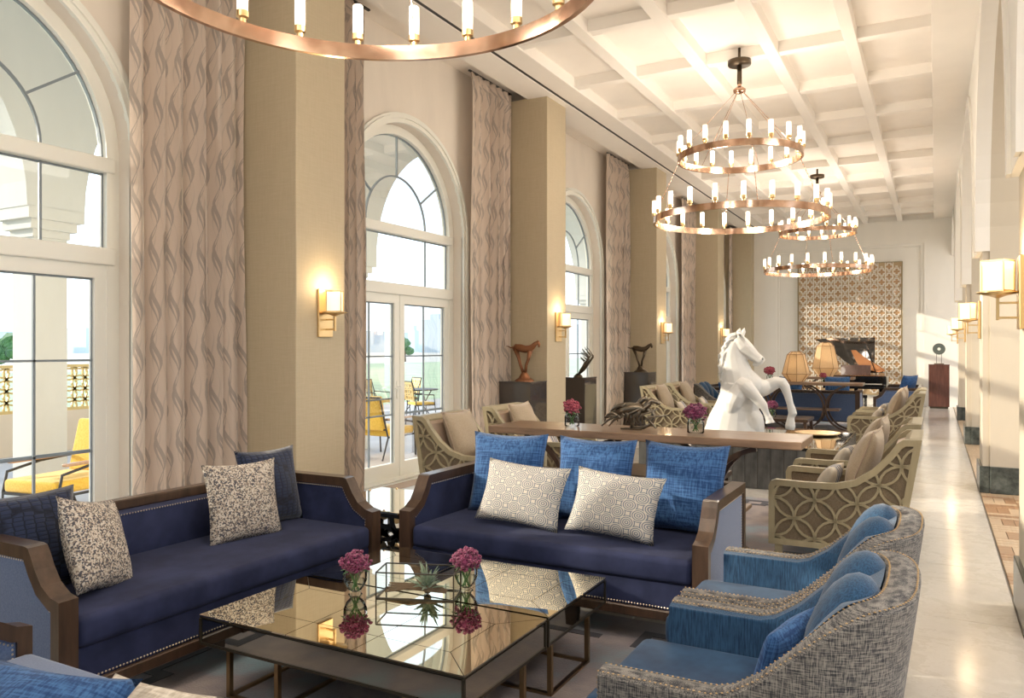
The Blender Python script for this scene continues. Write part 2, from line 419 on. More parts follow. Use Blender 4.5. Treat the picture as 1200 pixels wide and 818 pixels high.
def inside(p, poly):
    x, y = p; c = False; n = len(poly)
    for i in range(n):
        x1, y1 = poly[i]; x2, y2 = poly[i-1]
        if (y1 > y) != (y2 > y) and x < (x2-x1)*(y-y1)/(y2-y1)+x1: c = not c
    return c
def arcs(bm, poly, s, org, w, a, b, f, seg=20, diag=False):
    """overlapping-circle lattice clipped to poly"""
    xs = [p[0] for p in poly]; ys = [p[1] for p in poly]; r = s/math.sqrt(2); cx, cy = (min(xs)+max(xs))/2, (min(ys)+max(ys))/2
    n = int((max(xs)-min(xs)+max(ys)-min(ys))/s)+2; i0, j0 = round((cx-org[0])/s), round((cy-org[1])/s)
    for i in range(-n, n+1):
        for j in range(-n, n+1):
            if diag: c = (org[0]+(i+j)*r, org[1]+(i-j)*r)
            else: c = (org[0]+(i0+i)*s, org[1]+(j0+j)*s)
            if not (min(xs)-r < c[0] < max(xs)+r and min(ys)-r < c[1] < max(ys)+r): continue
            seg2 = seg*2; T = [2*PI*k/seg2 for k in range(seg2+1)]; ins = [inside((c[0]+r*math.cos(t), c[1]+r*math.sin(t)), poly) for t in T]
            k = 0
            while k <= seg2:
                if not ins[k]: k += 1; continue
                e_ = k
                while e_ < seg2 and ins[e_+1]: e_ += 1
                lo, hi = max(0, k-1), min(seg2, e_+1); ts = T[lo:hi+1]
                if len(ts) > 5: ts = ts[::2]+([ts[-1]] if (len(ts)-1) % 2 else [])
                if len(ts) > 1: _arc(bm, c, r, ts, w, a, b, f)
                k = e_+1
def _arc(bm, c, r, ts, w, a, b, f):
    o = [(c[0]+(r+w/2)*math.cos(t), c[1]+(r+w/2)*math.sin(t)) for t in ts]; i = [(c[0]+(r-w/2)*math.cos(t), c[1]+(r-w/2)*math.sin(t)) for t in ts]
    ribbon(bm, o, i, a, b, f)
def studs(bm, pts, n, r=.006):
    """row of little domes: pts polyline 3D, n = outward normal"""
    pts = [Vector(p) for p in pts]; n = Vector(n).normalized(); a, b = frame_of(n); acc = 0; step = .017
    for p, q in zip(pts, pts[1:]):
        L = (q-p).length
        while acc < L:
            c = p+(q-p)*(acc/L); top = bm.verts.new(c+n*r*.7); ring = [bm.verts.new(c+a*r*math.cos(PI*k/3)+b*r*math.sin(PI*k/3)) for k in range(6)]
            for k in range(6): bm.faces.new((ring[k], ring[(k+1) % 6], top))
            acc += step
        acc -= L
def puff(bm, w, h, t, n=14, pinch=.09, sag=0):
    """throw pillow in local XZ plane, thickness along Y, centred"""
    def P(u, v, s):
        x = w/2*u*(1-pinch*(1-v*v)); z = h/2*v*(1-pinch*(1-u*u))
        th = t/2*(max(0, 1-u*u)**.45)*(max(0, 1-v*v)**.45)
        th *= 1+.06*math.sin(5*u+3*v)
        return Vector((x, s*th, z-sag*(1-u*u)*(v > 0)*v))
    top = [[bm.verts.new(P(-1+2*i/n, -1+2*j/n, 1)) for j in range(n+1)] for i in range(n+1)]
    bot = [[top[i][j] if i in (0, n) or j in (0, n) else bm.verts.new(P(-1+2*i/n, -1+2*j/n, -1)) for j in range(n+1)] for i in range(n+1)]
    for i in range(n):
        for j in range(n):
            bm.faces.new((top[i][j], top[i+1][j], top[i+1][j+1], top[i][j+1])); bm.faces.new((bot[i][j], bot[i][j+1], bot[i+1][j+1], bot[i+1][j]))
def pillow(name, label, m, loc, w, h, t, rx=0, ry=0, rz=0, group=None, piping=None, sag=.0):
    b = BM(); puff(b, w, h, t, sag=sag); o = fin(name, b, m, smooth=True)
    o.rotation_mode = 'ZYX'; o.location = loc; o.rotation_euler = (rx, ry, rz); tag(o, label, 'pillow', group)
    # ZYX order: applied x first, then y, then z
    o.rotation_mode = 'XYZ'
    if piping:
        b = BM(); n = 14; P = []
        for i in range(n): u = -1+2*i/n; P.append((w/2*u, 0, -h/2*(1-.09*(1-u*u))))
        for i in range(n): u = -1+2*i/n; P.append((w/2*(1-.09*(1-u*u)), 0, h/2*u))
        for i in range(n): u = 1-2*i/n; P.append((w/2*u, 0, h/2*(1-.09*(1-u*u))))
        for i in range(n): u = 1-2*i/n; P.append((-w/2*(1-.09*(1-u*u)), 0, h/2*u))
        tube(b, P, .005, 6, closed=True); fin('piping', b, piping, o, True)
    return o
def arch_wall(bm, x0, x1, y0, y1, yc, r, rise, zs, zb, zt, seg=24, top=None):
    """wall slab (thickness x0..x1) from y0 to y1 with an arched opening; zb = sill height"""
    box(bm, x0, x1, y0, yc-r, 0, zt); box(bm, x0, x1, yc+r, y1, 0, zt)
    pts = [(yc-r*math.cos(PI*k/seg), zs+rise*math.sin(PI*k/seg)) for k in range(seg+1)]
    for (a, za), (b_, zb_) in zip(pts, pts[1:]):
        prism(bm, [(a, za), (b_, zb_), (b_, zt), (a, zt)], x0, x1, lambda u, v, d: (d, u, v))
    if zb > 0: box(bm, x0, x1, yc-r, yc+r, 0, zb)
# ================================================================== SETTING
YC = [2.92+5.1*k for k in range(-2, 5)]      # window centres along the left wall
XW = -5.78; ZC = 5.3; YF = 25.2; YB = -9.6
def struct(name, bm, m, parent=None, smooth=False):
    o = fin(name, bm, m, parent, smooth, .6)
    if parent is None: o['kind'] = 'structure'
    return o
def sempty(name, loc=(0, 0, 0)):
    o = bpy.data.objects.new(name, None); COL.objects.link(o); o.location = loc; o['kind'] = 'structure'; return o
# floor
b = BM(); box(b, -6.1, 6, YB, YF+.3, -.2, -.014); floor = struct('floor', b, M['grout'])
def tile_mesh(name, sx, sy, g, m):
    b = BM(); rbox(b, g, sx-g, g, sy-g, -.02, 0, .003, 1); me = bpy.data.meshes.new(name); bmesh.ops.recalc_face_normals(b, faces=b.faces); b.to_mesh(me); b.free(); me.materials.append(m); return me
TM = tile_mesh('floor_tile', .68, 1.33, .003, M['marble'])
def tile(me, name, x, y, par, rz=0, z=0):
    o = bpy.data.objects.new(name, me); COL.objects.link(o); o.parent = par; o.location = (x, y, z); o.rotation_euler = (0, 0, rz); return o
for i in range(10):
    for j in range(18):
        tile(TM, 'floor_tile', .44-.68*(i+1), 1.41+1.33*j, floor)
b = BM()
for i in range(10): box(b, .44-.68*(i+1)+.002, .44-.68*i-.002, YB, 1.408, -.02, 0)
struct('floor_tiling', b, M['marble'], floor)['kind'] = 'stuff'
PM = tile_mesh('parquet_block', .30, .10, .0015, M['parquet'])
cnt = 0
for i in range(4):
    for j in range(18):
        for k in range(3):
            x = .45+.30*i; y = 4.9+.30*j
            if (i+j) % 2: o = tile(PM, 'parquet_block', x, y+.10*k, floor)
            else: o = tile(PM, 'parquet_block', x+.10+.10*k, y, floor, PI/2)
            cnt += 1
b = BM(); box(b, .45, 5.9, 10.3, YF, -.02, 0); box(b, 1.65, 5.9, YB, 10.3, -.02, 0); box(b, .45, 1.65, YB, 4.9, -.02, 0)
struct('parquet_field', b, M['parquet'], floor)
# decorative inlay of marble along the window wall
b = BM(); box(b, -5.7, -5.45, 0, 25, 0, .002); struct('inlay_band', b, mat('rust_marble', (.36, .21, .13), .12), floor)
b = BM(); box(b, -4.75, -4.6, 0, 25, 0, .002); struct('inlay_band', b, bpy.data.materials['rust_marble'], floor)

# ceiling with coffers
b = BM(); box(b, -5.3, 6, YB, YF+.3, 5.46, 5.7); box(b, -6.1, -5.3, YB, YF+.3, 5.46, 5.7); ceil = struct('ceiling', b, M['ceiling'])
def cpart(name, x0, x1, y0, y1, z0=ZC, z1=5.48, m='beam'):
    b = BM(); rbox(b, x0, x1, y0, y1, z0, z1, .006, 1); return struct(name, b, M[m], ceil)
for x0, x1 in ((-.96, -.82), (-1.87, -1.72), (-2.79, -2.62), (-3.73, -3.57)): cpart('ceiling_beam', x0, x1, YB, YF)
cpart('ceiling_border', -.04, .62, YB, YF); cpart('ceiling_border', -4.81, -4.49, YB, YF); cpart('ceiling_border', -5.30, -4.87, YB, YF)
cpart('air_slot', -4.88, -4.80, YB, YF, 5.325, 5.48, 'iron' if False else 'beam')
bays = [(-4.49, -3.73), (-3.57, -2.79), (-2.62, -1.87), (-1.72, -.96), (-.82, -.04)]
for k in range(-6, 11):
    y = 8.62+1.71*k
    if y > YF-.2: break
    for x0, x1 in bays:
        cpart('ceiling_beam', x0-.003, x1+.003, y-.14, y+.01, ZC+.02)
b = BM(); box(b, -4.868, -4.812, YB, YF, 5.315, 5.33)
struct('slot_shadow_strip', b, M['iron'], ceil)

# left wall with arched openings
b = BM()
for yc in YC: arch_wall(b, -6.05, XW, yc-2.55, yc+2.55, yc, 1.24, 1.24, 3.17, 0, 5.6)
struct('wall_left', b, M['wall'])
# far wall with recessed field
b = BM(); box(b, -6.1, 6, YF, YF+.3, 0, 5.6)
box(b, -4.97, -4.30, YF-.10, YF, 0, 5.3); box(b, -.28, .62, YF-.10, YF, 0, 5.3); box(b, -4.3, -.28, YF-.1, YF, 4.62, 5.3)
struct('wall_far', b, M['white'])
b = BM()
ribbon(b, [(-4.3, 0), (-4.3, 4.62), (-.28, 4.62), (-.28, 0)], [(-4.22, 0), (-4.22, 4.54), (-.36, 4.54), (-.36, 0)], YF-.06, YF, lambda u, v, d: (u, d, v))
struct('trim_1', b, M['white'])
b = BM(); box(b, -6.1, 6, YB-.3, YB, 0, .9); box(b, -6.1, 6, YB-.3, YB, 4.6, 5.6)
for x in (-6.1, -3.6, -1.2, 1.2, 3.6): box(b, x, x+.5, YB-.3, YB, 0, 5.6)
struct('wall_back', b, M['white'])
# right arcade
ZI = 2.72
PYS = [-5.1*k+5.2 for k in range(3, 0, -1)]+[5.2+5.1*k for k in range(0, 4)]
for nm, xa, xb, mm in (('wall_right', .42, .54, 'white'), ('wall_right', .54, 1.1, 'taupe')):
    b = BM()
    for y in PYS:
        yc = y+.75+2.175
        pts = [(yc-2.175*math.cos(PI*k/28), ZI+2.38*math.sin(PI*k/28)) for k in range(29)]
        for (a, za), (c, zb) in zip(pts, pts[1:]):
            if a < YF: prism(b, [(a, za), (min(c, YF), zb), (min(c, YF), 5.6), (a, 5.6)], xa, xb, lambda u, v, d: (d, u, v))
        box(b, xa, xb, y, y+.75, ZI, 5.6)
    struct(nm, b, M[mm])
b = BM()      # mouldings that line the arches towards the hall
for y in PYS:
    yc = y+.75+2.175
    o = [(yc-2.30*math.cos(PI*k/28), ZI+2.505*math.sin(PI*k/28)) for k in range(29)]; i = [(yc-2.17*math.cos(PI*k/28), ZI+2.375*math.sin(PI*k/28)) for k in range(29)]
    ribbon(b, o, i, .395, .425, lambda u, v, d: (d, min(u, YF), v))
struct('trim_2', b, M['white'])
b = BM(); arch = None
for yc in YC: arch_wall(b, 5.0, 5.3, yc-2.55, yc+2.55, yc, 1.5, 1.2, 3.17, 0, 5.6)
struct('wall_corridor', b, M['wall'])['kind'] = 'structure'
for k, y in enumerate(PYS):
    if y < 0: continue
    p = sempty('pillar'); p.location = (0, 0, 0)
    b = BM(); box(b, .54, 1.1, y, y+.75, .30, ZI); struct('shaft', b, M['taupe'], p)
    b = BM(); box(b, .47, .54, y+.02, y+.73, .30, ZI); struct('pilaster_strip', b, M['column'] if False else M['taupe'], p)
    b = BM(); rbox(b, .54, 1.12, y-.02, y+.77, 0, .30, .008, 1); rbox(b, .44, .54, y, y+.75, 0, .30, .006, 1); struct('plinth_block', b, M['plinth'], p)
# left columns between the windows
CY = [5.2+5.1*k for k in range(-2, 4)]+[24.7]
for y in CY:
    p = sempty('column_pier')
    y1 = y+.65 if y < 24 else YF
    b = BM(); rbox(b, XW, -4.97, y, y1, .16, ZC+.01, .006, 1); struct('shaft', b, M['column'], p)
    b = BM(); rbox(b, XW, -4.955, y-.015, y1+.015, 0, .16, .006, 1); struct('skirting', b, M['plinth'], p)
b = BM()
for y in CY[:-1]:
    for s in (0,):
        box(b, XW, XW+.02, y+.65, y+.65+.42, 0, .16); box(b, XW, XW+.02, y-.6, y, 0, .16)
struct('baseboard_left', b, M['plinth'])

# ------------------------------------------------------------------ windows and doors
ZS = 3.17; RG = 1.13
def arcpts(yc, r, n=28, a0=0, a1=PI): return [(yc-r*math.cos(a0+(a1-a0)*k/n), ZS+r*math.sin(a0+(a1-a0)*k/n)) for k in range(n+1)]
FX = lambda u, v, d: (d, u, v)
for wi, yc in enumerate(YC[2:]):
    w = sempty('window_%d' % (wi+1))
    # outer moulding towards the room
    b = BM(); o = [(yc-1.36, 0)]+arcpts(yc, 1.36)+[(yc+1.36, 0)]; i = [(yc-1.24, 0)]+arcpts(yc, 1.24)+[(yc+1.24, 0)]
    ribbon(b, o, i, XW-.01, XW+.035, FX)
    o2 = [(yc-1.33, 0)]+arcpts(yc, 1.33)+[(yc+1.33, 0)]; i2 = [(yc-1.29, 0)]+arcpts(yc, 1.29)+[(yc+1.29, 0)]
    ribbon(b, o2, i2, XW+.035, XW+.055, FX); struct('casing', b, M['frame'], w)
    b = BM(); o = [(yc-1.245, 0)]+arcpts(yc, 1.245)+[(yc+1.245, 0)]; i = [(yc-RG, 0)]+arcpts(yc, RG)+[(yc+RG, 0)]
    ribbon(b, o, i, -6.03, -5.92, FX)
    struct('frame', b, M['frame'], w)
    b = BM(); rbox(b, -6.04, -5.90, yc-1.2, yc+1.2, 3.05, 3.17, .012, 2); struct('transom', b, M['frame'], w)
    b = BM(); rbox(b, -6.04, -5.90, yc-1.2, yc+1.2, 2.30, 2.44, .012, 2); struct('transom', b, M['frame'], w)
    b = BM()
    ribbon(b, arcpts(yc, .63), arcpts(yc, .61), -5.985, -5.965, FX)
    for t in (35, 90, 145):
        t = math.radians(t); bar(b, (-5.975, yc+.62*math.cos(t), ZS+.62*math.sin(t)), (-5.975, yc+RG*math.cos(t), ZS+RG*math.sin(t)), .02)
    ribbon(b, arcpts(yc, RG+.005), arcpts(yc, RG-.012), -6.0, -5.97, FX)
    struct('lunette_muntin', b, M['muntin'], w)
    b = BM()
    for dy in (-.62, .62): bar(b, (-5.975, yc+dy, 2.44), (-5.975, yc+dy, 3.05), .02)
    for dy in (-RG+.01, RG-.01): bar(b, (-5.975, yc+dy, 2.44), (-5.975, yc+dy, 3.05), .018)
    bar(b, (-5.975, yc-RG, 3.04), (-5.975, yc+RG, 3.04), .014); struct('muntin', b, M['muntin'], w)
    b = BM(); pts = arcpts(yc, RG); vs = [b.verts.new((-5.978, u, v)) for u, v in pts]; b.faces.new(vs); struct('glass_pane', b, M['glass'], w)
    for a, c in ((yc-RG, yc-.62), (yc-.62, yc+.62), (yc+.62, yc+RG)):
        b = BM(); b.faces.new([b.verts.new(p) for p in ((-5.978, a, 2.44), (-5.978, c, 2.44), (-5.978, c, 3.05), (-5.978, a, 3.05))]); struct('glass_pane', b, M['glass'], w)
    # pair of glazed door leaves
    d = sempty('door_%d' % (wi+1))
    for s in (-1, 1):
        lo, hi = (yc-RG, yc-.005) if s < 0 else (yc+.005, yc+RG)
        b = BM(); gl, gh, gb, gt = lo+.10, hi-.10, .20, 2.19
        ribbon(b, [(lo, .02), (hi, .02), (hi, 2.30), (lo, 2.30)], [(gl, gb), (gh, gb), (gh, gt), (gl, gt)], -6.0, -5.93, FX, closed=True)
        leaf = struct('door_leaf', b, M['frame'], d)
        b = BM(); mid = (gl+gh)/2
        bar(b, (-5.965, mid, gb), (-5.965, mid, gt), .018)
        for z in (.80, 1.53): bar(b, (-5.965, gl, z), (-5.965, gh, z), .018)
        for y in (gl+.006, gh-.006): bar(b, (-5.965, y, gb), (-5.965, y, gt), .014)
        bar(b, (-5.965, gl, gt-.006), (-5.965, gh, gt-.006), .02)
        struct('muntin', b, M['muntin'], leaf)
        for a, c in ((gl, mid), (mid, gh)):
            for z0, z1 in ((gb, .8), (.8, 1.53), (1.53, gt)):
                b = BM(); b.faces.new([b.verts.new(p) for p in ((-5.967, a, z0), (-5.967, c, z0), (-5.967, c, z1), (-5.967, a, z1))]); struct('glass_pane', b, M['glass'], leaf)
        if s < 0:
            b = BM(); rbox(b, -5.93, -5.915, hi-.065, hi-.03, 1.0, 1.22, .005, 1); tube(b, [(-5.92, hi-.048, 1.14), (-5.87, hi-.048, 1.14), (-5.865, hi-.07, 1.14), (-5.865, hi-.17, 1.13)], .011, 8)
            struct('door_handle', b, M['frame'], leaf, True)
        b = BM()
        bar(b, (-5.985, gl, 1.0), (-5.985, gh, 1.0), .02, .02) if wi == 1 and s < 0 else bar(b, (-5.985, gl, .81), (-5.985, gh, .81), .012, .012)
        struct('push_bar', b, M['muntin'], leaf)
    b = BM(); rbox(b, -6.05, -5.80, yc-1.2, yc+1.2, 0, .022, .004, 1); struct('threshold', b, M['frame'], d)

# ------------------------------------------------------------------ curtains
def curtain(label, y0, y1, x=-5.58, ztop=5.40, folds=7, seed=0):
    r = random.Random(seed); b = BM(); uvl = b.loops.layers.uv.new('UVMap'); n = folds*12; nz = 30; W = y1-y0
    ph = [r.uniform(-.4, .4) for _ in range(folds+2)]; am = [r.choice((.35, .7, 1.0, 1.3)) for _ in range(folds+2)]
    rows = []
    for j in range(nz+1):
        z = .03+(ztop-.03)*j/nz; row = []; L = 0; prev = None
        k = min(1, (ztop-z)/.25); amp = .088*(.35+.65*k)
        for i in range(n+1):
            s = i/n*folds; q = int(s); fr = s-q; a = am[q]*(1-fr)+am[q+1]*fr; p = ph[q]*(1-fr)+ph[q+1]*fr
            t = 2*PI*s+p
            xx = x+amp*a*math.sin(t)+.012*math.sin(t*3+z*1.3)+(.018*math.sin(t*5) if k < .55 else 0)
            yy = y0+W*i/n+.018*math.sin(2*t)*k+.012*math.sin(z*1.1+seed)
            if prev: L += math.hypot(xx-prev[0], yy-prev[1])
            prev = (xx, yy); row.append((b.verts.new((xx, yy, z)), L if j else L, z))
        rows.append(row)
    for j in range(nz):
        for i in range(n):
            q = (rows[j][i], rows[j][i+1], rows[j+1][i+1], rows[j+1][i])
            f = b.faces.new([k[0] for k in q])
            for lp, k in zip(f.loops, q): lp[uvl].uv = (k[1]+seed*.37, k[2])
    o = fin('curtain', b, M['curtain'], None, True); tag(o, label, 'curtain', 'wave patterned curtains')
    b = BM(); bar(b, (x, y0-.02, ztop+.012), (x, y1+.05, ztop+.012), .03, .02); c = fin('curtain_track', b, M['iron'], o)
    return o
names = ['nearest window', 'second window', 'third window', 'fourth window', 'fifth window']
for k, yc in enumerate(YC[2:]):
    curtain('wave patterned beige curtain on the far side of the %s' % names[k], yc+1.12, yc+2.25, seed=k+1, folds=6)
    curtain('wave patterned beige curtain on the near side of the %s' % names[k], yc-2.03, yc-1.09, seed=k+11, folds=6)

# ------------------------------------------------------------------ wall sconces
def sconce(name, label, mirror, loc):
    """built for a wall facing +x; mirror=-1 for a wall facing -x"""
    t = thing(name, label, 'wall lamp', loc, 0, 'brass wall sconces')
    s = mirror
    b = BM(); rbox(b, min(0, s*.025), max(0, s*.025), -.095, .095, -.22, .22, .004, 1); fin('backplate', b, M['brass'], t)
    b = BM(); bar(b, (s*.02, 0, -.06), (s*.13, 0, -.06), .014); bar(b, (s*.02, 0, -.15), (s*.13, 0, -.15), .014); bar(b, (s*.13, 0, -.165), (s*.13, 0, -.01), .018)
    fin('bracket', b, M['brass'], t)
    b = BM(); lathe(b, [(.012, -.03), (.05, -.015), (.115, 0), (.113, .008), (.01, .008)], 24, (s*.13, 0, 0)); fin('drip_dish', b, M['brass'], t, True)
    b = BM(); w = .064
    for dx in (-w, w):
        for dy in (-w, w): bar(b, (dx, dy, .008), (dx, dy, .20), .009)
    for z in (.014, .196):
        for q in (-w, w): bar(b, (-w, q, z), (w, q, z), .008); bar(b, (q, -w, z), (q, w, z), .008)
    lt = fin('lantern_frame', b, M['brass'], t); lt.location = (s*.13, 0, 0); lt.rotation_euler = (0, 0, PI/4-s*.25)
    for dx, dy in ((-1, 0), (1, 0), (0, -1), (0, 1)):
        b = BM(); c = w-.003
        if dx: b.faces.new([b.verts.new((dx*c, y, z)) for y, z in ((-c, .01), (c, .01), (c, .195), (-c, .195))])
        else: b.faces.new([b.verts.new((x, dy*c, z)) for x, z in ((-c, .01), (c, .01), (c, .195), (-c, .195))])
        fin('glass_panel', b, M['sconce_glass'], lt)
    b = BM(); lathe(b, [(.034, .01), (.036, .09), (.034, .17)], 16, (s*.13, 0, 0)); fin('glowing_tube', b, M['lampglow'], t, True)
    l = bpy.data.lights.new('sconce_light', 'POINT'); l.energy = 6; l.color = (1, .74, .44); l.shadow_soft_size = .07
    o = bpy.data.objects.new('sconce_light', l); COL.objects.link(o); o.parent = t; o.location = (s*.13, 0, .24)
    return t
order = ['nearest', 'second', 'third', 'fourth']
for k in range(4):
    sconce('wall_sconce', 'brass lantern sconce on the %s window-side column' % order[k], 1, (-4.97, 5.56+5.1*k, 1.95))
for k in range(4):
    sconce('wall_sconce', 'brass lantern sconce with a dish on the %s right-hand pillar' % order[k], -1, (.465, 5.62+5.1*k if k == 0 else 5.575+5.1*k, 1.96))

# ------------------------------------------------------------------ chandeliers
cm = None
def chandelier(label, loc):
    t = thing('ring_chandelier', label, 'chandelier', loc, 0, 'two-tier ring chandeliers')
    b = BM(); lathe(b, [(.14, -.06), (.145, -.05), (.145, 0)], 28); lathe(b, [(.03, -.30), (.03, -.06)], 14); lathe(b, [(.02, 0), (.02, ZC+.16-loc[2])], 14) if loc[2] < ZC+.1 else None; fin('ceiling_rose', b, M['bronze_dark'], t, True, )
    b = BM(); lathe(b, [(.024, -.06), (.024, -.33)], 14, cap=False); lathe(b, [(.03, -.42), (.075, -.405), (.08, -.37), (.03, -.33)], 18); fin('hanging_stem', b, M['rose'], t, True)
    for rad, z, n in ((.76, -1.23, 18), (1.07, -2.02, 21)):
        b = BM(); prof = [(rad, -.038), (rad+.012, -.038), (rad+.012, .038), (rad, .038)]
        seg = 72; rings = [[b.verts.new((r*math.cos(2*PI*k/seg), r*math.sin(2*PI*k/seg), z+zz)) for k in range(seg)] for r, zz in [(rad-.014, -.04), (rad+.014, -.04), (rad+.014, .04), (rad-.014, .04)]]
        for i in range(4):
            for k in range(seg): b.faces.new((rings[i][k], rings[i][(k+1) % seg], rings[(i+1) % 4][(k+1) % seg], rings[(i+1) % 4][k]))
        ring = fin('ring', b, M['rose'], t, True, .5)
        for k in range(n):
            a = 2*PI*k/n+.18
            o = bpy.data.objects.new('candle', CANDLE_CUP); COL.objects.link(o); o.parent = ring; o.location = (rad*math.cos(a), rad*math.sin(a), z+.04)
            o2 = bpy.data.objects.new('candle_glass', CANDLE); COL.objects.link(o2); o2.parent = ring; o2.location = (rad*math.cos(a), rad*math.sin(a), z+.085)
        b = BM()
        for k in range(4 if rad > 1 else 6):
            a = 2*PI*k/(4 if rad > 1 else 6)+.4; r0 = .05 if rad < 1 else .76; z0 = -.40 if rad < 1 else -1.27
            tube(b, [(r0*math.cos(a), r0*math.sin(a), z0), (rad*math.cos(a), rad*math.sin(a), z+.04)], .0035, 6)
            if rad > 1:
                p, q = Vector((r0*math.cos(a), r0*math.sin(a), z0)), Vector((rad*math.cos(a), rad*math.sin(a), z+.04))
                for m in range(16): sphere(b, p.lerp(q, (m+.5)/16), .008, 1, (1, .6, 1.5))
        fin('suspension_chain' if rad > 1 else 'suspension_rods', b, M['rose'], t)
        for k in range(3):
            l = bpy.data.lights.new('candle_light', 'POINT'); l.energy = 24 if rad > 1 else 16; l.color = (1, .87, .72); l.shadow_soft_size = .12
            a = 2*PI*k/3; o = bpy.data.objects.new('candle_light', l); COL.objects.link(o); o.parent = t; o.location = ((rad-.2)*math.cos(a), (rad-.2)*math.sin(a), z+.22)
    return t
b = BM(); lathe(b, [(.018, 0), (.018, .02), (.032, .028), (.032, .06)], 14); CANDLE_CUP = bpy.data.meshes.new('candle_cup'); b.to_mesh(CANDLE_CUP); b.free(); CANDLE_CUP.materials.append(M['brass'])
b = BM(); lathe(b, [(.027, 0), (.029, .02), (.029, .175), (.024, .18)], 14, cap=True); CANDLE = bpy.data.meshes.new('candle_glass')
for f in b.faces: f.smooth = True
b.to_mesh(CANDLE); b.free(); CANDLE.materials.append(M['frost'])
chandelier('rose gold ring chandelier nearest the camera, cut off by the picture top', (-2.2, 2.7, ZC+.03))
chandelier('rose gold two-tier ring chandelier above the white horse', (-2.2, 10.2, ZC))
chandelier('rose gold two-tier ring chandelier hanging farthest away above the blue sofas', (-2.2, 17.7, ZC))

# ------------------------------------------------------------------ outdoors
b = BM(); box(b, -14.5, -6.05, -30, 60, -.12, -.03); struct('terrace_floor', b, M['terrace'])
b = BM(); box(b, -60, -14.5, -80, 200, -.5, -.15); struct('lawn', b, M['lawn'])
b = BM(); box(b, -900, -60, -300, 1200, -.6, -.3); struct('sand_flat', b, M['sandground'])
b = BM(); box(b, -900, 60, -300, 1200, -1.2, -.7); struct('ground', b, M['sandground'])
# loggia
b = BM()
for k in range(-3, 6):
    y = 5.04+5.1*k; yc = y+2.55
    pts = [(yc-2.24*math.cos(PI*i/28), 3.10+2.24*math.sin(PI*i/28)) for i in range(29)]
    for (a, za), (c, zb) in zip(pts, pts[1:]): prism(b, [(a, za), (c, zb), (c, 6.0), (a, 6.0)], -8.80, -8.2, FX)
    box(b, -8.80, -8.2, y-.31, y+.31, 3.1, 6.0)
box(b, -8.8, -6.05, -12, 36, 6.0, 6.3); struct('loggia_arcade', b, M['ext_white'])
for k in range(-3, 6):
    y = 5.04+5.1*k; p = sempty('loggia_pier')
    b = BM(); box(b, -8.69, -8.31, y-.18, y+.18, 0, 2.8); struct('shaft', b, M['ext_white'], p)
    b = BM()
    for q, (e, z0, z1) in enumerate(((.0, 2.80, 2.88), (.05, 2.88, 2.98), (.10, 2.98, 3.10))): box(b, -8.71-e, -8.29+e, y-.20-e, y+.20+e, z0, z1)
    struct('capital', b, M['ext_white'], p)
    b = BM(); box(b, -8.73, -8.27, y-.22, y+.22, -.03, .2); struct('base', b, M['ext_white'], p)
# railing panels
b = BM(); box(b, -12.6, -12.42, -10, 11.6, -.03, .62); struct('garden_wall', b, mat('cream_wall', (.74, .60, .44), .8))
for k in range(4):
    y0 = 1.6+2.55*k
    t = thing('rail_panel', 'gold lattice rail panel number %d outdoors' % k if False else 'gold lattice panel on the terrace wall', 'railing', (-12.5, y0, .62), 0, 'gold lattice panels on the terrace wall')
    b = BM(); ribbon(b, [(0, 0), (1.9, 0), (1.9, .75), (0, .75)], [(.05, .05), (1.85, .05), (1.85, .70), (.05, .70)], -.03, .03, FX, True); fin('frame', b, M['goldmetal'], t)
    b = BM(); arcs(b, [(.05, .05), (1.85, .05), (1.85, .70), (.05, .70)], .18, (.1, .08), .028, -.015, .015, FX, 12); fin('lattice', b, M['goldmetal'], t)
b = BM(); box(b, -28.7, 25, -33, -25, -.6, 12); struct('sun_blocker', b, M['ext_white'])  # unseen block added behind the camera to keep sun off the foreground
# trees and skyline
rt = random.Random(3)
def tree(x, y, h, label):
    t = thing('tree', label, 'tree', (x, y, -.3), 0, 'trees beyond the lawn')
    b = BM(); cyl(b, (0, 0, 0), (0, 0, h*.5), h*.05, h*.03, 8); fin('trunk', b, M['bark'], t)
    b = BM()
    for i in range(14):
        a = rt.uniform(0, 2*PI); q = rt.uniform(0, h*.36); sphere(b, (q*math.cos(a), q*math.sin(a), h*(.5+rt.uniform(-.12, .3))), h*rt.uniform(.14, .24), 2, (1, 1, .85), .25)
    fin('crown', b, M['tree'], t)
for x, y, h in ((-56, 42, 4.6), (-60, 47, 4.0), (-55, 31, 3.4), (-62, 20.5, 3.8), (-64, 24, 3.2), (-60, 14.5, 3.6), (-70, 60, 3.6), (-75, 70, 3.4), (-66, 78, 3.8), (-70, 96, 4.0), (-75, 33, 3.4), (-72, 54, 3.2), (-80, 10, 3.4), (-72, 140, 4.2)):
    tree(x, y, h, 'bushy green tree on the far edge of the lawn')
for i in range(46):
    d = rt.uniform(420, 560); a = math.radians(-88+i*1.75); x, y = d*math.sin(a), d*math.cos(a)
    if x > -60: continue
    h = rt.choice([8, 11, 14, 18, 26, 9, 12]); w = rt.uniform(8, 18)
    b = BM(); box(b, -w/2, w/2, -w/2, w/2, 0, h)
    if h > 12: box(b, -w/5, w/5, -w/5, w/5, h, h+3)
    o = fin('tower_block', b, M['skyline']); o.location = (x, y, -.6); tag(o, 'pale hazy building on the skyline beyond the lawn', 'building', 'hazy skyline buildings')
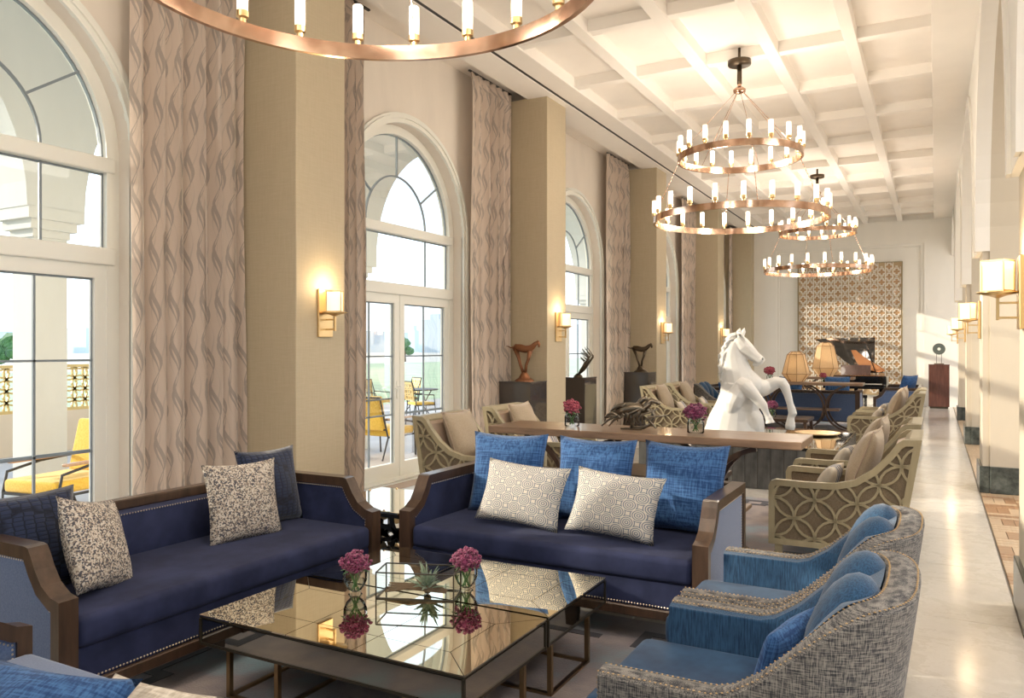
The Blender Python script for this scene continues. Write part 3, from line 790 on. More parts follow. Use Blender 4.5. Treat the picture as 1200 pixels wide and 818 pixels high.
for (x, y, h) in ((-50, 45, 7), (-47, 23, 7.5)):
    t = thing('light_pole', 'thin light mast standing on the lawn seen through the %s window' % ('second' if y > 30 else 'nearest'), 'lamp post', (x, y, -.3))
    b = BM(); cyl(b, (0, 0, 0), (0, 0, h), .07, .04, 8); fin('mast', b, M['muntin'], t)
    b = BM(); box(b, -.3, .3, -.06, .06, h-.06, h+.04); fin('lamp_head', b, M['muntin'], t)
# ================================================================== FURNITURE
YZ = lambda u, v, d: (d, u, v)
def make_sofa(name, label, L, D=.92, cat='sofa', group=None, fab='navy', H=.79, seat=.50, armh=.60):
    t = thing(name, label, cat, group=group); f, k = -D/2, D/2; h = L/2
    outer = [(f, .16), (f, armh-.012), (f+.055, armh), (f+.12, armh+.04), (f+.165, armh+.10), (f+.195, H-.035), (f+.215, H-.005), (f+.24, H), (k, H), (k, .16)]
    inner = offset(outer, -.055)
    for s in (-1, 1):
        x0, x1 = (h-.085, h) if s > 0 else (-h, -h+.085)
        b = BM(); ribbon(b, outer, inner, x0, x1, YZ); ar = fin('arm_frame', b, M['darkwood'], t)
        xm = (x0+x1)/2
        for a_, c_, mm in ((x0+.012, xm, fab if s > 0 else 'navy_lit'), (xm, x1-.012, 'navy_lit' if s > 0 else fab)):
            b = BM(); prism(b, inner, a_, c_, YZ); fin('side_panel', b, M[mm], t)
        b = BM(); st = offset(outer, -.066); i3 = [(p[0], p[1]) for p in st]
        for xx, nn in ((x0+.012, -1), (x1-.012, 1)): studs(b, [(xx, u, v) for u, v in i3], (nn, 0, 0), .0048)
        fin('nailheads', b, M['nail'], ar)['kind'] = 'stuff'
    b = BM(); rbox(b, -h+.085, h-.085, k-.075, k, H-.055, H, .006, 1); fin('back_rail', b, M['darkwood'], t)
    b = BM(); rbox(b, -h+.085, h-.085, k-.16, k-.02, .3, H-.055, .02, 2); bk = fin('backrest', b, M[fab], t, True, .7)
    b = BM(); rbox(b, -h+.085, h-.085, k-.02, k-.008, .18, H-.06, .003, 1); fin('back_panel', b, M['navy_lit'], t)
    b = BM(); studs(b, [(-h+.09, k-.161, H-.063), (h-.09, k-.161, H-.063)], (0, -1, 0), .0048); studs(b, [(-h+.09, k-.007, H-.067), (h-.09, k-.007, H-.067)], (0, 1, 0), .0048); fin('nailheads', b, M['nail'], bk)['kind'] = 'stuff'
    b = BM(); rbox(b, -h+.088, h-.088, f+.005, k-.13, .36, seat, .035, 4); fin('seat_cushion', b, M[fab], t, True)
    b = BM(); rbox(b, -h+.06, h-.06, f+.03, k-.03, .21, .365, .01, 2); fin('seat_base', b, M[fab], t)
    b = BM(); studs(b, [(-h+.09, f+.028, .226), (h-.09, f+.028, .226)], (0, -1, 0), .0055); base = BM()
    rbox(base, -h+.02, h-.02, f+.012, k-.012, .158, .214, .006, 1); br = fin('base_rail', base, M['darkwood'], t); fin('nailheads', b, M['nail'], br)['kind'] = 'stuff'
    for sx in (-1, 1):
        for sy in (-1, 1):
            b = BM(); prism(b, [(-.03, 0), (.03, 0), (.045, .16), (-.045, .16)], -.025, .025, lambda u, v, d: (u, d, v)); o = fin('leg', b, M['darkwood'], t); o.location = (sx*(h-.14), sy*(k-.14), 0)
    return t
s1 = make_sofa('long_sofa', 'navy sofa with walnut frame standing along the nearest window', 2.10, .88)
s1.location = (-3.57, 2.98, 0); s1.rotation_euler.z = PI/2
s2 = make_sofa('long_sofa', 'navy sofa with three blue and two scallop pillows in front of the console', 1.98)
s2.location = (-2.03, 4.54, 0)
s3 = make_sofa('long_sofa', 'navy sofa coloured as if sunlit in the bottom left corner, mostly outside the picture', 2.58, fab='navy_lit')  # upholstery takes the navy with sunlight painted in
s3.location = (-1.76, 1.27, 0); s3.rotation_euler.z = PI
sC = dup(s2, (-2.30, 17.35, 0), PI, 'dark blue sofa seen from behind beyond the far console')
sD = dup(s2, (-.72, 19.6, 0), -PI/2, 'blue sofa with low walnut arms near the grand piano on the aisle side')
sE = dup(s2, (-4.2, 18.0, 0), PI/2, 'blue sofa on the window side behind the white horse')
# ------------------------------------------------ pillows on the near sofas
P = pillow
P('throw_pillow', 'dark navy quilted pillow at the left end of the window sofa', M['navyquilt'], (-3.72, 2.13, .72), .52, .48, .16, -.28, 0, PI/2-.10)
P('throw_pillow', 'speckled cream and black pillow leaning at the left end of the window sofa', M['mosaic'], (-3.50, 2.34, .695), .46, .46, .17, -.36, .22, PI/2+.42)
P('throw_pillow', 'speckled cream and black pillow upright at the far end of the window sofa', M['mosaic'], (-3.64, 3.37, .71), .50, .48, .16, -.22, .02, PI/2-.16)
P('throw_pillow', 'dark navy quilted pillow half hidden behind the far speckled pillow', M['navyquilt'], (-3.78, 3.72, .735), .50, .50, .15, -.22, .02, PI/2-.02)
for x, lb, rz in ((-2.60, 'left', .10), (-1.96, 'middle', -.05), (-1.37, 'right', -.12)):
    P('throw_pillow', 'bright blue linen pillow at the %s of the console-side sofa' % lb, M['bluelinen'], (x, 4.76, .765), .56, .56, .19, -.22, 0, rz, 'blue linen pillows on the middle sofa')
P('throw_pillow', 'white scallop patterned pillow left of its twin on the middle sofa', M['scallop'], (-2.31, 4.42, .70), .60, .41, .16, -.42, .05, -.02, 'scallop pillows on the middle sofa')
P('throw_pillow', 'white scallop patterned pillow right of its twin on the middle sofa', M['scallop'], (-1.68, 4.40, .695), .58, .40, .16, -.40, .05, -.08, 'scallop pillows on the middle sofa')
P('throw_pillow', 'blue linen pillow in the bottom left corner of the picture', M['bluelinen'], (-2.22, 1.26, .55), .52, .42, .18, .95, 0, PI+.22)
P('throw_pillow', 'small cream woven pillow behind the blue one at the bottom left', M['cream'], (-2.02, 1.45, .535), .44, .32, .12, 1.1, 0, PI+.1)

# ------------------------------------------------ tub armchairs
def make_tub(label):
    t = thing('tub_armchair', label, 'armchair', group='tweed and blue tub armchairs'); W, n = .425, 44
    def path(s):
        # s in 0..1 from right arm front round the back to left arm front
        La = .44; Lb = 1.30; tot = 2*La+Lb; d = s*tot
        if d < La: return (W, -.36+d), 0.0
        if d > tot-La: return (-W, -.36+(tot-d)), 0.0
        u = (d-La)/Lb; a = PI*u; ex = .62
        cx, sx = math.cos(a), math.sin(a)
        return (W*math.copysign(abs(cx)**ex, cx), .08+.36*abs(sx)**ex), math.sin(a)
    def hgt(p, k):
        q = max(0, min(1, (p[1]+.02)/.40)); q = q*q*(3-2*q); return .60+.29*q+.012*k
    st = [path(i/n) for i in range(n+1)]; pts = [p for p, k in st]; hs = [hgt(p, k) for p, k in st]
    inn = offset(pts, .085); inn2 = offset(pts, .10)
    lean = lambda p, z, amt: (p[0]*(1+amt*(z-.3)*.12), p[1]+(amt*max(0, p[1]+.05))*(z-.15)*.28)
    b = BM(); rows = []
    for i in range(n+1):
        p, q, h = pts[i], inn[i], hs[i]
        col = []
        for z, w in ((.14, 0), (.35, 0), (h-.10, 0), (h-.012, 0), (h, .14), (h+.004, .5), (h, .88), (h-.012, 1.0), (h-.10, 1.0)):
            x = p[0]+(q[0]-p[0])*w; y = p[1]+(q[1]-p[1])*w; x, y = lean((x, y), z, 1.0); col.append(b.verts.new((x, y, z)))
        rows.append(col)
    for i in range(n):
        for j in range(8): b.faces.new((rows[i][j], rows[i+1][j], rows[i+1][j+1], rows[i][j+1]))
    b.faces.new([v for v in rows[0]]+[b.verts.new(lean(inn[0], .14, 1)+(.14,))]); b.faces.new([v for v in rows[-1]]+[b.verts.new(lean(inn[-1], .14, 1)+(.14,))])
    sh = fin('tweed_shell', b, M['tweed'], t, True, .8)
    b = BM()
    for w in (.10, .90):
        pl = []
        for i in range(n+1):
            p, q, h = pts[i], inn[i], hs[i]; x = p[0]+(q[0]-p[0])*w; y = p[1]+(q[1]-p[1])*w; x, y = lean((x, y), h, 1.0); pl.append((x, y, h+.001))
        studs(b, pl, (0, 0, 1), .0042)
    for i in (0, n):
        studs(b, [lean(pts[i], z, 1)+(z,) for z in (.16, .59)], (0, -1, 0), .005)
    fin('nailheads', b, M['nail_tan'], sh)['kind'] = 'stuff'
    # blue inner lining with soft channels
    b = BM(); rows = []
    for i in range(n+1):
        p, q, h = inn2[i], inn[i], hs[i]; col = []; s = i/n
        back = max(0, min(1, (p[1]-.02)/.2)); nx, ny = (p[0]-pts[i][0]), (p[1]-pts[i][1]); ln = math.hypot(nx, ny) or 1
        for z in (.30, .40, .50, .58, .66, .72, .78, .84, .88, 1.0):
            zz = min(z, h-.012) if z < 1 else h-.004
            fr = (zz-.3)/(h-.3)
            bul = .012+back*(.10*math.sin(PI*min(1, fr*1.02))**.6)*(1-.55*abs(math.cos(2.5*PI*s+PI/2))**8)
            if z == 1.0: bul = -.012
            x, y = p[0]+nx/ln*bul, p[1]+ny/ln*bul
            x, y = lean((x, y), zz, 1.0); col.append(b.verts.new((x, y, zz)))
        rows.append(col)
    for i in range(n):
        for j in range(9): b.faces.new((rows[i][j], rows[i+1][j], rows[i+1][j+1], rows[i][j+1]))
    for i in (0, n):
        # close lining at the arm fronts
        pp = inn[i]; v1 = [b.verts.new(lean(pp, z, 1)+(z,)) for z in (.30, .58)]
        b.faces.new((rows[i][0], rows[i][3], v1[1], v1[0]))
    fin('inner_lining', b, M['bluestripe'], t, True)
    b = BM(); sphere(b, (-.15, 0, 0), 1, 3, (.17, .11, .225)); sphere(b, (.15, 0, 0), 1, 3, (.17, .11, .225)); o = fin('back_cushion', b, M['bluestripe'], t, True); o.location = (0, .33, .72); o.rotation_euler = (-.28, 0, 0)
    b = BM(); rbox(b, -.325, .325, -.47, .30, .31, .455, .04, 4); fin('seat_cushion', b, M['bluevelvet'], t, True)
    b = BM(); rbox(b, -.335, .335, -.42, .30, .13, .315, .015, 2); fin('seat_base', b, M['bluevelvet'], t, True, .6)
    for sx in (-1, 1):
        for y in (-.32, .33):
            b = BM(); cyl(b, (0, 0, 0), (0, 0, .15), .014, .024, 10); o = fin('leg', b, M['darkwood'], t); o.location = (sx*.33, y, 0)
    return t
t1 = make_tub('tweed tub armchair with blue lining nearest the camera, bottom right')
t1.location = (-.58, 2.75, 0); t1.rotation_euler.z = -PI/2
t2 = dup(t1, (-.58, 3.67, 0), -PI/2, 'tweed tub armchair with blue lining just behind the nearest armchair')
P('throw_pillow', 'pale blue tweed pillow standing inside the nearest tub armchair', M['bluelinen'], (-.42, 2.62, .62), .34, .34, .12, -.3, .1, -PI/2-.35)

# ------------------------------------------------ lattice lounge chairs
def make_lattice(label, stretched=False):
    t = thing('lattice_armchair', label, 'armchair', group='beige lattice-sided armchairs'); W = .42
    out = [(-.52, .14), (-.52, .58), (-.505, .615), (-.47, .63), (-.25, .625), (-.05, .63), (.08, .665), (.20, .75), (.30, .86), (.36, .945), (.40, .975), (.52, .98), (.505, .90), (.38, .14)]
    inn = offset(out, -.045, True)
    for s in (-1, 1):
        x0, x1 = (W-.055, W) if s > 0 else (-W, -W+.055)
        b = BM(); ribbon(b, out, inn, x0, x1, YZ, True); sf = fin('side_frame', b, M['beige_lacquer'], t)
        b = BM(); xm = (x0+x1)/2; prism(b, inn, xm-.006, xm+.006, YZ); fin('side_panel', b, M['beige_back'], sf)
        b = BM(); arcs(b, inn, .205, (-.48+.145, .205), .017, x1-.022 if s > 0 else x0+.004, x1-.004 if s > 0 else x0+.022, YZ, 20, True); fin('lattice', b, M['beige_lacquer'], sf)
    b = BM(); prism(b, [(.30, .14), (.38, .14), (.52, .98), (.44, .98), (.40, .94)], -W+.055, W-.055, YZ); fin('back_frame', b, M['beige_lacquer'], t)
    b = BM(); prism(b, [(.24, .36), (.32, .36), (.42, .93), (.34, .90)], -W+.07, W-.07, YZ); fin('back_cushion', b, M['seat_leather'], t)
    b = BM(); rbox(b, -W+.058, W-.058, -.50, .32, .30, .45, .03, 3); fin('seat_cushion', b, M['seat_leather'], t, True)
    b = BM(); rbox(b, -W+.055, W-.055, -.505, .36, .14, .30, .005, 1); fin('seat_frame', b, M['beige_lacquer'], t)
    for sx in (-1, 1):
        for y in (-.45, .30):
            b = BM(); prism(b, [(-.02, 0), (.02, 0), (.028, .14), (-.028, .14)], -.025, .025, lambda u, v, d: (u, d, v)); o = fin('leg', b, M['beige_lacquer'], t); o.location = (sx*(W-.04), y, 0)
    return t
c0 = make_lattice('beige lattice-sided armchair nearest on the aisle side, behind the tub armchairs')
spots = [(c0, -.60, 6.62, -1, None),
 (0, -.62, 7.92, -1, 'beige lattice-sided armchair second from the front on the aisle side'),
 (0, -.64, 13.12, -1, 'beige lattice-sided armchair third from the front on the aisle side, near the plinth end'),
 (0, -.64, 14.42, -1, 'beige lattice-sided armchair farthest along the aisle side'),
 (0, -3.92, 6.62, 1, 'beige lattice-sided armchair in front of the second window glass door'),
 (0, -3.92, 7.95, 1, 'beige lattice-sided armchair partly hidden behind the console left end'),
 (0, -3.96, 13.35, 1, 'beige lattice-sided armchair left of the white horse in front of the third column'),
 (0, -3.96, 14.75, 1, 'beige lattice-sided armchair touching the white horse outline on its left')]
for o, x, y, s, lb in spots:
    if o: o.location = (x, y, 0); o.rotation_euler.z = -PI/2
    else: dup(c0, (x, y, 0), s*PI/2, lb)
wh = ['nearest aisle-side', 'second aisle-side', 'third aisle-side', 'fourth aisle-side', 'nearest window-side', 'second window-side', 'third window-side', 'fourth window-side']
for k, (o, x, y, s, lb) in enumerate(spots):
    P('throw_pillow', 'large sand linen pillow with piping on the %s lattice armchair' % wh[k], M['sand'], (x-s*(.12 if s < 0 else .20), y+.02, .755), .56, .54, .20, -.36, 0, s*PI/2+s*.05, 'large sand pillows', M['seat_leather'])
    P('throw_pillow', 'small striped lumbar pillow on the %s lattice armchair' % wh[k], M['stripe'], (x+s*.13, y-.05, .60), .44, .28, .13, -.50, 0, s*PI/2+s*.12, 'small striped pillows')
# blue lounge chairs on the window side behind the horse
tb = dup(t1, (-3.9, 16.4, 0), PI/2, 'blue tub armchair on the window side left of the horse head')
P('throw_pillow', 'pale blue pillow on the blue armchair left of the horse', M['bluelinen'], (-3.85, 16.4, .75), .42, .42, .14, -.35, 0, PI/2)
P('throw_pillow', 'bright blue pillow on the dark sofa behind the far console', M['bluelinen'], (-1.75, 17.15, .86), .5, .42, .16, .2, 0, PI+.1, 'blue pillows on the far sofa')
P('throw_pillow', 'blue pillow left of the paper lamps on the far sofa', M['bluelinen'], (-2.65, 17.15, .84), .5, .42, .16, .2, 0, PI-.1, 'blue pillows on the far sofa')
P('throw_pillow', 'blue pillow with white top standing on the aisle-side sofa by the piano', M['bluelinen'], (-.55, 20.3, .80), .62, .46, .18, -.3, 0, -PI/2-.5)

# ------------------------------------------------ mirrored coffee table
def make_ct(label):
    t = thing('mirrored_coffee_table', label, 'coffee table', group='mirrored coffee table halves'); w, d, H = 1.41, .70, .42
    x0, x1, y0, y1 = -w/2, w/2, -d/2, d/2; bw = .17
    b = BM(); rbox(b, x0+.003, x1-.003, y0+.003, y1-.003, H-.016, H-.006, .002, 1); fin('top_board', b, M['seam'], t)
    def pane(poly, g=.0018):
        q = offset(poly, g, True) if area2(poly) > 0 else offset(poly[::-1], g, True)
        b = BM(); prism(b, q, H-.006, H, lambda u, v, dd: (u, v, dd)); fin('mirror_pane', b, M['mirror'], t)
    def area2(p): return sum(p[i-1][0]*p[i][1]-p[i][0]*p[i-1][1] for i in range(len(p)))
    xi0, xi1, yi0, yi1 = x0+bw, x1-bw, y0+bw, y1-bw
    xs = [xi0, xi0+(xi1-xi0)/3, xi0+2*(xi1-xi0)/3, xi1]
    for k in range(3):
        a, c = xs[k], xs[k+1]; ao = x0 if k == 0 else a; co = x1 if k == 2 else c
        pane([(ao, y0), (co, y0), (c, yi0), (a, yi0)]); pane([(a, yi1), (c, yi1), (co, y1), (ao, y1)]); pane([(a, yi0), (c, yi0), (c, yi1), (a, yi1)])
    pane([(x0, y0), (xi0, yi0), (xi0, yi1), (x0, y1)]); pane([(x1, y0), (x1, y1), (xi1, yi1), (xi1, yi0)])
    for nm, q in (('long', (x0+.012, x1-.012, y0+.006, y0+.012)), ('long', (x0+.012, x1-.012, y1-.012, y1-.006)), ('short', (x0+.006, x0+.012, y0+.012, y1-.012)), ('short', (x1-.012, x1-.006, y0+.012, y1-.012))):
        b = BM(); box(b, q[0], q[1], q[2], q[3], H-.125, H-.02); fin('apron_mirror', b, M['mirror_side'], t)
    b = BM()
    for x in (x0+.007, x1-.007):
        for y in (y0+.007, y1-.007): box(b, x-.006, x+.006, y-.006, y+.006, H-.135, H-.016)
    ribbon(b, [(x0+.003, y0+.003), (x1-.003, y0+.003), (x1-.003, y1-.003), (x0+.003, y1-.003)], [(x0+.02, y0+.02), (x1-.02, y0+.02), (x1-.02, y1-.02), (x0+.02, y1-.02)], H-.135, H-.122, lambda u, v, dd: (u, v, dd), True)
    fin('apron_frame', b, M['seam'], t)
    b = BM(); box(b, x0+.02, x1-.02, y0+.02, y1-.02, H-.12, H-.11); fin('underside', b, M['seam'], t)
    for s in (-1, 1):
        xc = s*.50; b = BM(); q = .022
        for y in (-.22, .22):
            bar(b, (xc-.15, y, .0), (xc-.15, y, H-.125), q); bar(b, (xc+.15, y, .0), (xc+.15, y, H-.125), q); bar(b, (xc-.161, y, .011), (xc+.161, y, .011), q)
        for x in (-.15, .15): bar(b, (xc+x, -.22, .011), (xc+x, .22, .011), q)
        fin('leg_frame', b, M['bronze_leg'], t)
    return t
ct = make_ct('gold tinted mirror-topped coffee table half nearest the camera'); ct.location = (-2.225, 2.80, 0)
dup(ct, (-2.225, 3.515, 0), 0, 'gold tinted mirror-topped coffee table half closer to the middle sofa')

# ------------------------------------------------ flowers
rf = random.Random(5)
def flower_head(t, c, r, m, n=26, name='blossoms'):
    b = BM()
    for i in range(n*4):
        v = Vector((rf.gauss(0, 1), rf.gauss(0, 1), rf.gauss(.35, .8))).normalized()*r*rf.uniform(.75, 1)
        sphere(b, (c[0]+v.x, c[1]+v.y, c[2]+v.z*.8), r*.15, 1, (1, 1, .8), .6)
    sphere(b, c, r*.8, 2, (1, 1, .8), .1)
    fin(name, b, m, t)
def vase(name, label, loc, gh, gr, fr, fh, m='petal', shape='tumbler', cat='flower vase', group=None):
    t = thing(name, label, cat, loc, 0, group)
    prof = {'tumbler': [(gr*.62, 0), (gr*.5, gh*.06), (gr*.42, gh*.14), (gr*.75, gh*.32), (gr, gh*.6), (gr*1.02, gh)], 'jar': [(gr*.8, 0), (gr, gh*.08), (gr, gh*.75), (gr*.8, gh)]}[shape]
    b = BM(); lathe(b, prof, 22, cap=False); v = b.verts; bmesh.ops.contextual_create(b, geom=[]) if False else None; fin('glass_vase', b, M['thin_glass'], t, True)
    b = BM(); lathe(b, [(r*.93, z) for r, z in prof if gh*.1 < z < gh*.8]+[(.001, gh*.7)], 18); fin('water', b, M['water'], t, True)
    b = BM()
    for i in range(7): a = i*.9; tube(b, [(gr*.35*math.cos(a+2.6), gr*.35*math.sin(a+2.6), gh*.16), (gr*.5*math.cos(a), gr*.5*math.sin(a), gh*.9), (fr*.5*math.cos(a), fr*.5*math.sin(a), fh)], .0028, 5)
    fin('stems', b, M['leaf'], t)
    b = BM()
    for i in range(6):
        a = i*1.05+.3; prism(b, [(0, -.008), (.03, -.013), (.055, 0), (.03, .013), (0, .008)], 0, .001, lambda u, v, d: ((fr*.3+u)*math.cos(a)-v*math.sin(a), (fr*.3+u)*math.sin(a)+v*math.cos(a), gh+.012-u*.3+d))
    fin('leaves', b, M['leaf'], t)
    flower_head(t, (0, 0, fh+fr*.1), fr, M[m], 30); return t
vase('flower_vase', 'purple flowers in a small glass vase at the left of the mirrored table', (-2.50, 3.02, .42), .115, .057, .076, .142, group='small vases of purple flowers')
vase('flower_vase', 'purple flowers in a small glass vase right of the glass terrarium', (-2.055, 3.33, .42), .115, .057, .076, .142, group='small vases of purple flowers')
vase('flower_vase', 'pink roses in a round glass vase at the left of the console', (-2.56, 5.76, 1.0), .105, .06, .075, .15, 'petalpink', 'jar')
vase('flower_vase', 'dark red flowers in a round glass vase at the right of the console', (-1.55, 5.72, 1.0), .105, .062, .085, .145, 'petal', 'jar')
vase('flower_vase', 'red flowers seen behind the horse chest on the far console', (-2.92, 16.3, .97), .13, .06, .11, .2, 'petalpink', 'jar')
vase('flower_vase', 'purple flowers between the horse forelegs on the far low table', (-2.45, 13.9, .45), .12, .06, .10, .2, 'petal', 'jar')
vase('flower_vase', 'purple flowers beside the horse belly on the far low table', (-2.8, 14.2, .45), .1, .05, .08, .16, 'petal', 'jar')
vase('flower_vase', 'small pink flowers between the two paper lamps', (-1.95, 16.55, .97), .08, .04, .07, .12, 'petalpink', 'jar')
# glass terrarium on the table
t = thing('glass_terrarium', 'glass and brass box holding driftwood and an air plant on the mirrored table', 'terrarium', (-2.22, 3.16, .42), .36)
w, d, h = .19, .085, .125; b = BM()
for x in (-w, w):
    for y in (-d, d): bar(b, (x, y, 0), (x, y, h), .006)
for z in (.003, h):
    for q in (-d, d): bar(b, (-w, q, z), (w, q, z), .006)
    for q in (-w, w): bar(b, (q, -d, z), (q, d, z), .006)
fin('brass_edges', b, M['seam'], t)
for q in ([(-w, -d, 0), (w, -d, 0), (w, -d, h), (-w, -d, h)], [(-w, d, 0), (w, d, 0), (w, d, h), (-w, d, h)], [(-w, -d, 0), (-w, d, 0), (-w, d, h), (-w, -d, h)], [(w, -d, 0), (w, d, 0), (w, d, h), (w, -d, h)]):
    b = BM(); b.faces.new([b.verts.new(p) for p in q]); fin('glass_panel', b, M['thin_glass'], t)
dw = thing('driftwood', 'thin driftwood twigs lying in the glass terrarium', 'driftwood', (-2.22, 3.16, .428), .36)
b = BM()
for i in range(5): tube(b, [(-.16, -.04+.02*i, .012+.005*i), (-.05, -.03+.017*i, .03), (.05, -.02+.012*i, .02+.006*i), (.14, .01*i-.03, .015)], [.004, .006, .006, .003], 6)
fin('twig', b, M['bark'], dw)
ap = thing('air_plant', 'silver green air plant with spiky leaves in the terrarium', 'plant', (-2.19, 3.19, .44), 0); b = BM()
for i in range(34):
    a = rf.uniform(0, 2*PI); e_ = rf.uniform(.15, 1.3); L = rf.uniform(.08, .15); pts = []
    for k in range(5): q = k/4; pts.append((math.cos(a)*math.cos(e_)*L*q, math.sin(a)*math.cos(e_)*L*q*.7, math.sin(e_)*L*q+.012*math.sin(q*PI)))
    tube(b, pts, [.006, .010, .009, .006, .001], 5, flat=.4)
fin('leaf_rosette', b, M['airplant'], ap); b = BM(); sphere(b, (0, 0, 0), .02, 2); fin('core', b, M['bronze_leg'], ap)

# ------------------------------------------------ side table between the sofas
t = thing('glass_side_table', 'square side table with circle lattice sides and glass top between the sofas', 'side table', (-3.42, 4.52, 0))
w = .36; b = BM(); rbox(b, -w, w, -w, w, .53, .55, .004, 1); fin('mirror_top', b, M['mirror'], t)
for k in range(4):
    a = k*PI/2; mt = Matrix.Rotation(a, 4, 'Z'); f = lambda u, v, d: tuple(mt @ Vector((u, d, v)))
    b = BM(); pl = [(-w+.02, .10), (w-.02, .10), (w-.02, .53), (-w+.02, .53)]
    ribbon(b, [(-w, .04), (w, .04), (w, .53), (-w, .53)], [(-w+.02, .06), (w-.02, .06), (w-.02, .51), (-w+.02, .51)], -w, -w+.02, f, True); arcs(b, [(-w+.02, .06), (w-.02, .06), (w-.02, .51), (-w+.02, .51)], .21, (0, .30), .03, -w+.004, -w+.018, f, 20)
    fin('lattice_side', b, M['blackgloss'], t)
    b = BM()
    for i in range(-1, 2):
        for j in range(3): cx, cz = .21*i, .09+.21*j; prism(b, [(cx-.045, cz), (cx, cz-.02), (cx+.045, cz), (cx, cz+.05)], -w+.006, -w+.012, f)
    fin('gold_star_inlay', b, M['brass'], t)
b = BM(); rbox(b, -w+.02, w-.02, -w+.02, w-.02, 0, .05, .004, 1); fin('plinth', b, M['blackgloss'], t)

# ------------------------------------------------ consoles with arched bases
def make_console(label, L=2.40, D=.56, H=1.0):
    t = thing('console_table', label, 'console table', group=None)
    b = BM(); rbox(b, -L/2, L/2, -D/2, D/2, H-.055, H, .005, 1); fin('tabletop', b, M['midwood'], t)
    b = BM(); rbox(b, -L/2+.25, L/2-.25, -D/2+.05, D/2-.05, 0, .05, .005, 1); fin('base_plate', b, M['darkwood'], t)
    b = BM(); rbox(b, -L/2+.42, L/2-.42, -D/2+.06, D/2-.06, .44, .47, .004, 1); fin('middle_shelf', b, M['midwood'], t)
    for y in (-D/2+.07, D/2-.07):
        for cx in (-L/2+.68, L/2-.68):
            for s in (-1, 1):
                r = .46; hz = (H-.055+.05)/2; c = cx+s*r
                o = [(c-s*(r)*math.cos(a), hz+(r)*math.sin(a)) for a in [(-1.38+2.76*i/20) for i in range(21)]]; i_ = [(c-s*(r-.035)*math.cos(a), hz+(r-.035)*math.sin(a)) for a in [(-1.38+2.76*i/20) for i in range(21)]]
                b = BM(); ribbon(b, o, i_, y-.02, y+.02, lambda u, v, d: (u, d, v)); fin('arched_leg', b, M['darkwood'], t)
    return t
k1 = make_console('long walnut console table behind the middle sofa, carrying vases and a sculpture'); k1.location = (-1.98, 5.77, 0)
dup(k1, (-2.40, 16.40, 0), 0, 'long walnut console table with arched legs carrying the paper lamp', scale=(1, 1, .97))
dup(k1, (-2.35, 19.6, 0), 0, 'dark console table beyond the far sofa under the second paper lamp', scale=(.6, 1, .97))
# low tables
def low_table(label, loc, w, d, h):
    t = thing('low_table', label, 'coffee table', loc)
    b = BM(); rbox(b, -w/2, w/2, -d/2, d/2, h-.05, h, .005, 1); fin('tabletop', b, M['darkwood'], t)
    for sx in (-1, 1):
        for sy in (-1, 1):
            b = BM(); bar(b, (sx*(w/2-.05), sy*(d/2-.05), h-.05), (sx*(w/2-.02), sy*(d/2-.02), 0), .05); fin('leg', b, M['darkwood'], t)
low_table('dark low table with splayed legs beyond the horse plinth', (-2.5, 14.1, 0), 1.3, .8, .45)
low_table('dark low table between the lattice armchairs behind the console', (-2.35, 7.5, 0), 1.1, 1.0, .40)
# ------------------------------------------------ rugs
def rug(label, x0, x1, y0, y1, z=.0):
    t = thing('area_rug', label, 'rug', ((x0+x1)/2, (y0+y1)/2, z)); w, d = (x1-x0)/2, (y1-y0)/2
    b = BM(); rbox(b, -w, w, -d, d, 0, .010, .003, 1); fin('pile', b, M['rug'], t)
    def piece(nm, f):
        b = BM(); f(b); fin(nm, b, M['rugdark'], t)
    def sq(cx, cy, q):
        piece('key_square', lambda b: ribbon(b, [(cx-q, cy-q), (cx+q, cy-q), (cx+q, cy+q), (cx-q, cy+q)], [(cx-q*.5, cy-q*.5), (cx+q*.5, cy-q*.5), (cx+q*.5, cy+q*.5), (cx-q*.5, cy+q*.5)], .009, .0125, lambda u, v, dd: (u, v, dd), True))
    def br(xa, xb, ya, yb): piece('key_bar', lambda b: box(b, xa, xb, ya, yb, .009, .0125))
    n = int(2*w/.72)
    for i in range(n+1):
        for sy in (-1, 1):
            x = -w+.25+i*(2*w-.5)/max(1, n); sq(x, sy*(d-.3), .13)
            if i < n: br(x+.13, x+.40, sy*(d-.36)-.03, sy*(d-.36)+.03)
    for j in range(1, int(2*d/.75)-1):
        for sx in (-1, 1): sq(sx*(w-.3), -d+.4+j*.75, .13); br(sx*(w-.3)-.03, sx*(w-.3)+.03, -d+.53+j*.75, -d+.85+j*.75)
    return t
rug('grey rug with dark square key pattern under the mirrored table', -3.75, -.35, .6, 4.47)
rug('pale rug with purple key pattern between the lattice armchairs', -3.9, -.75, 6.1, 8.75)
rug('rug in the far seating group beyond the plinth', -4.3, -.4, 12.5, 20.5)

# ------------------------------------------------ plinth and horse
t = thing('tiled_plinth', 'low plinth clad in dark slate tiles under the white horse', 'plinth', (-2.10, 10.5, 0)); w, d, h = 1.15, 1.15, .50
b = BM(); box(b, -w+.015, w-.015, -d+.015, d-.015, 0, h-.03); fin('core', b, M['seam'], t)
b = BM(); rbox(b, -w, w, -d, d, h-.03, h, .004, 1); fin('gloss_top', b, M['blackgloss'], t)
nt = 16
b = BM(); rbox(b, .003, 2*w/nt-.003, 0, .015, .004, h-.032, .002, 1); bmesh.ops.recalc_face_normals(b, faces=b.faces); TT = bpy.data.meshes.new('slate_tile'); b.to_mesh(TT); b.free(); TT.materials.append(M['darktile'])
for k in range(4):
    for i in range(nt):
        o = bpy.data.objects.new('slate_tile', TT); COL.objects.link(o); o.parent = t; a = k*PI/2
        p = Matrix.Rotation(a, 4, 'Z') @ Vector((-w+i*2*w/nt, -d, 0)); o.location = p; o.rotation_euler = (0, 0, a)
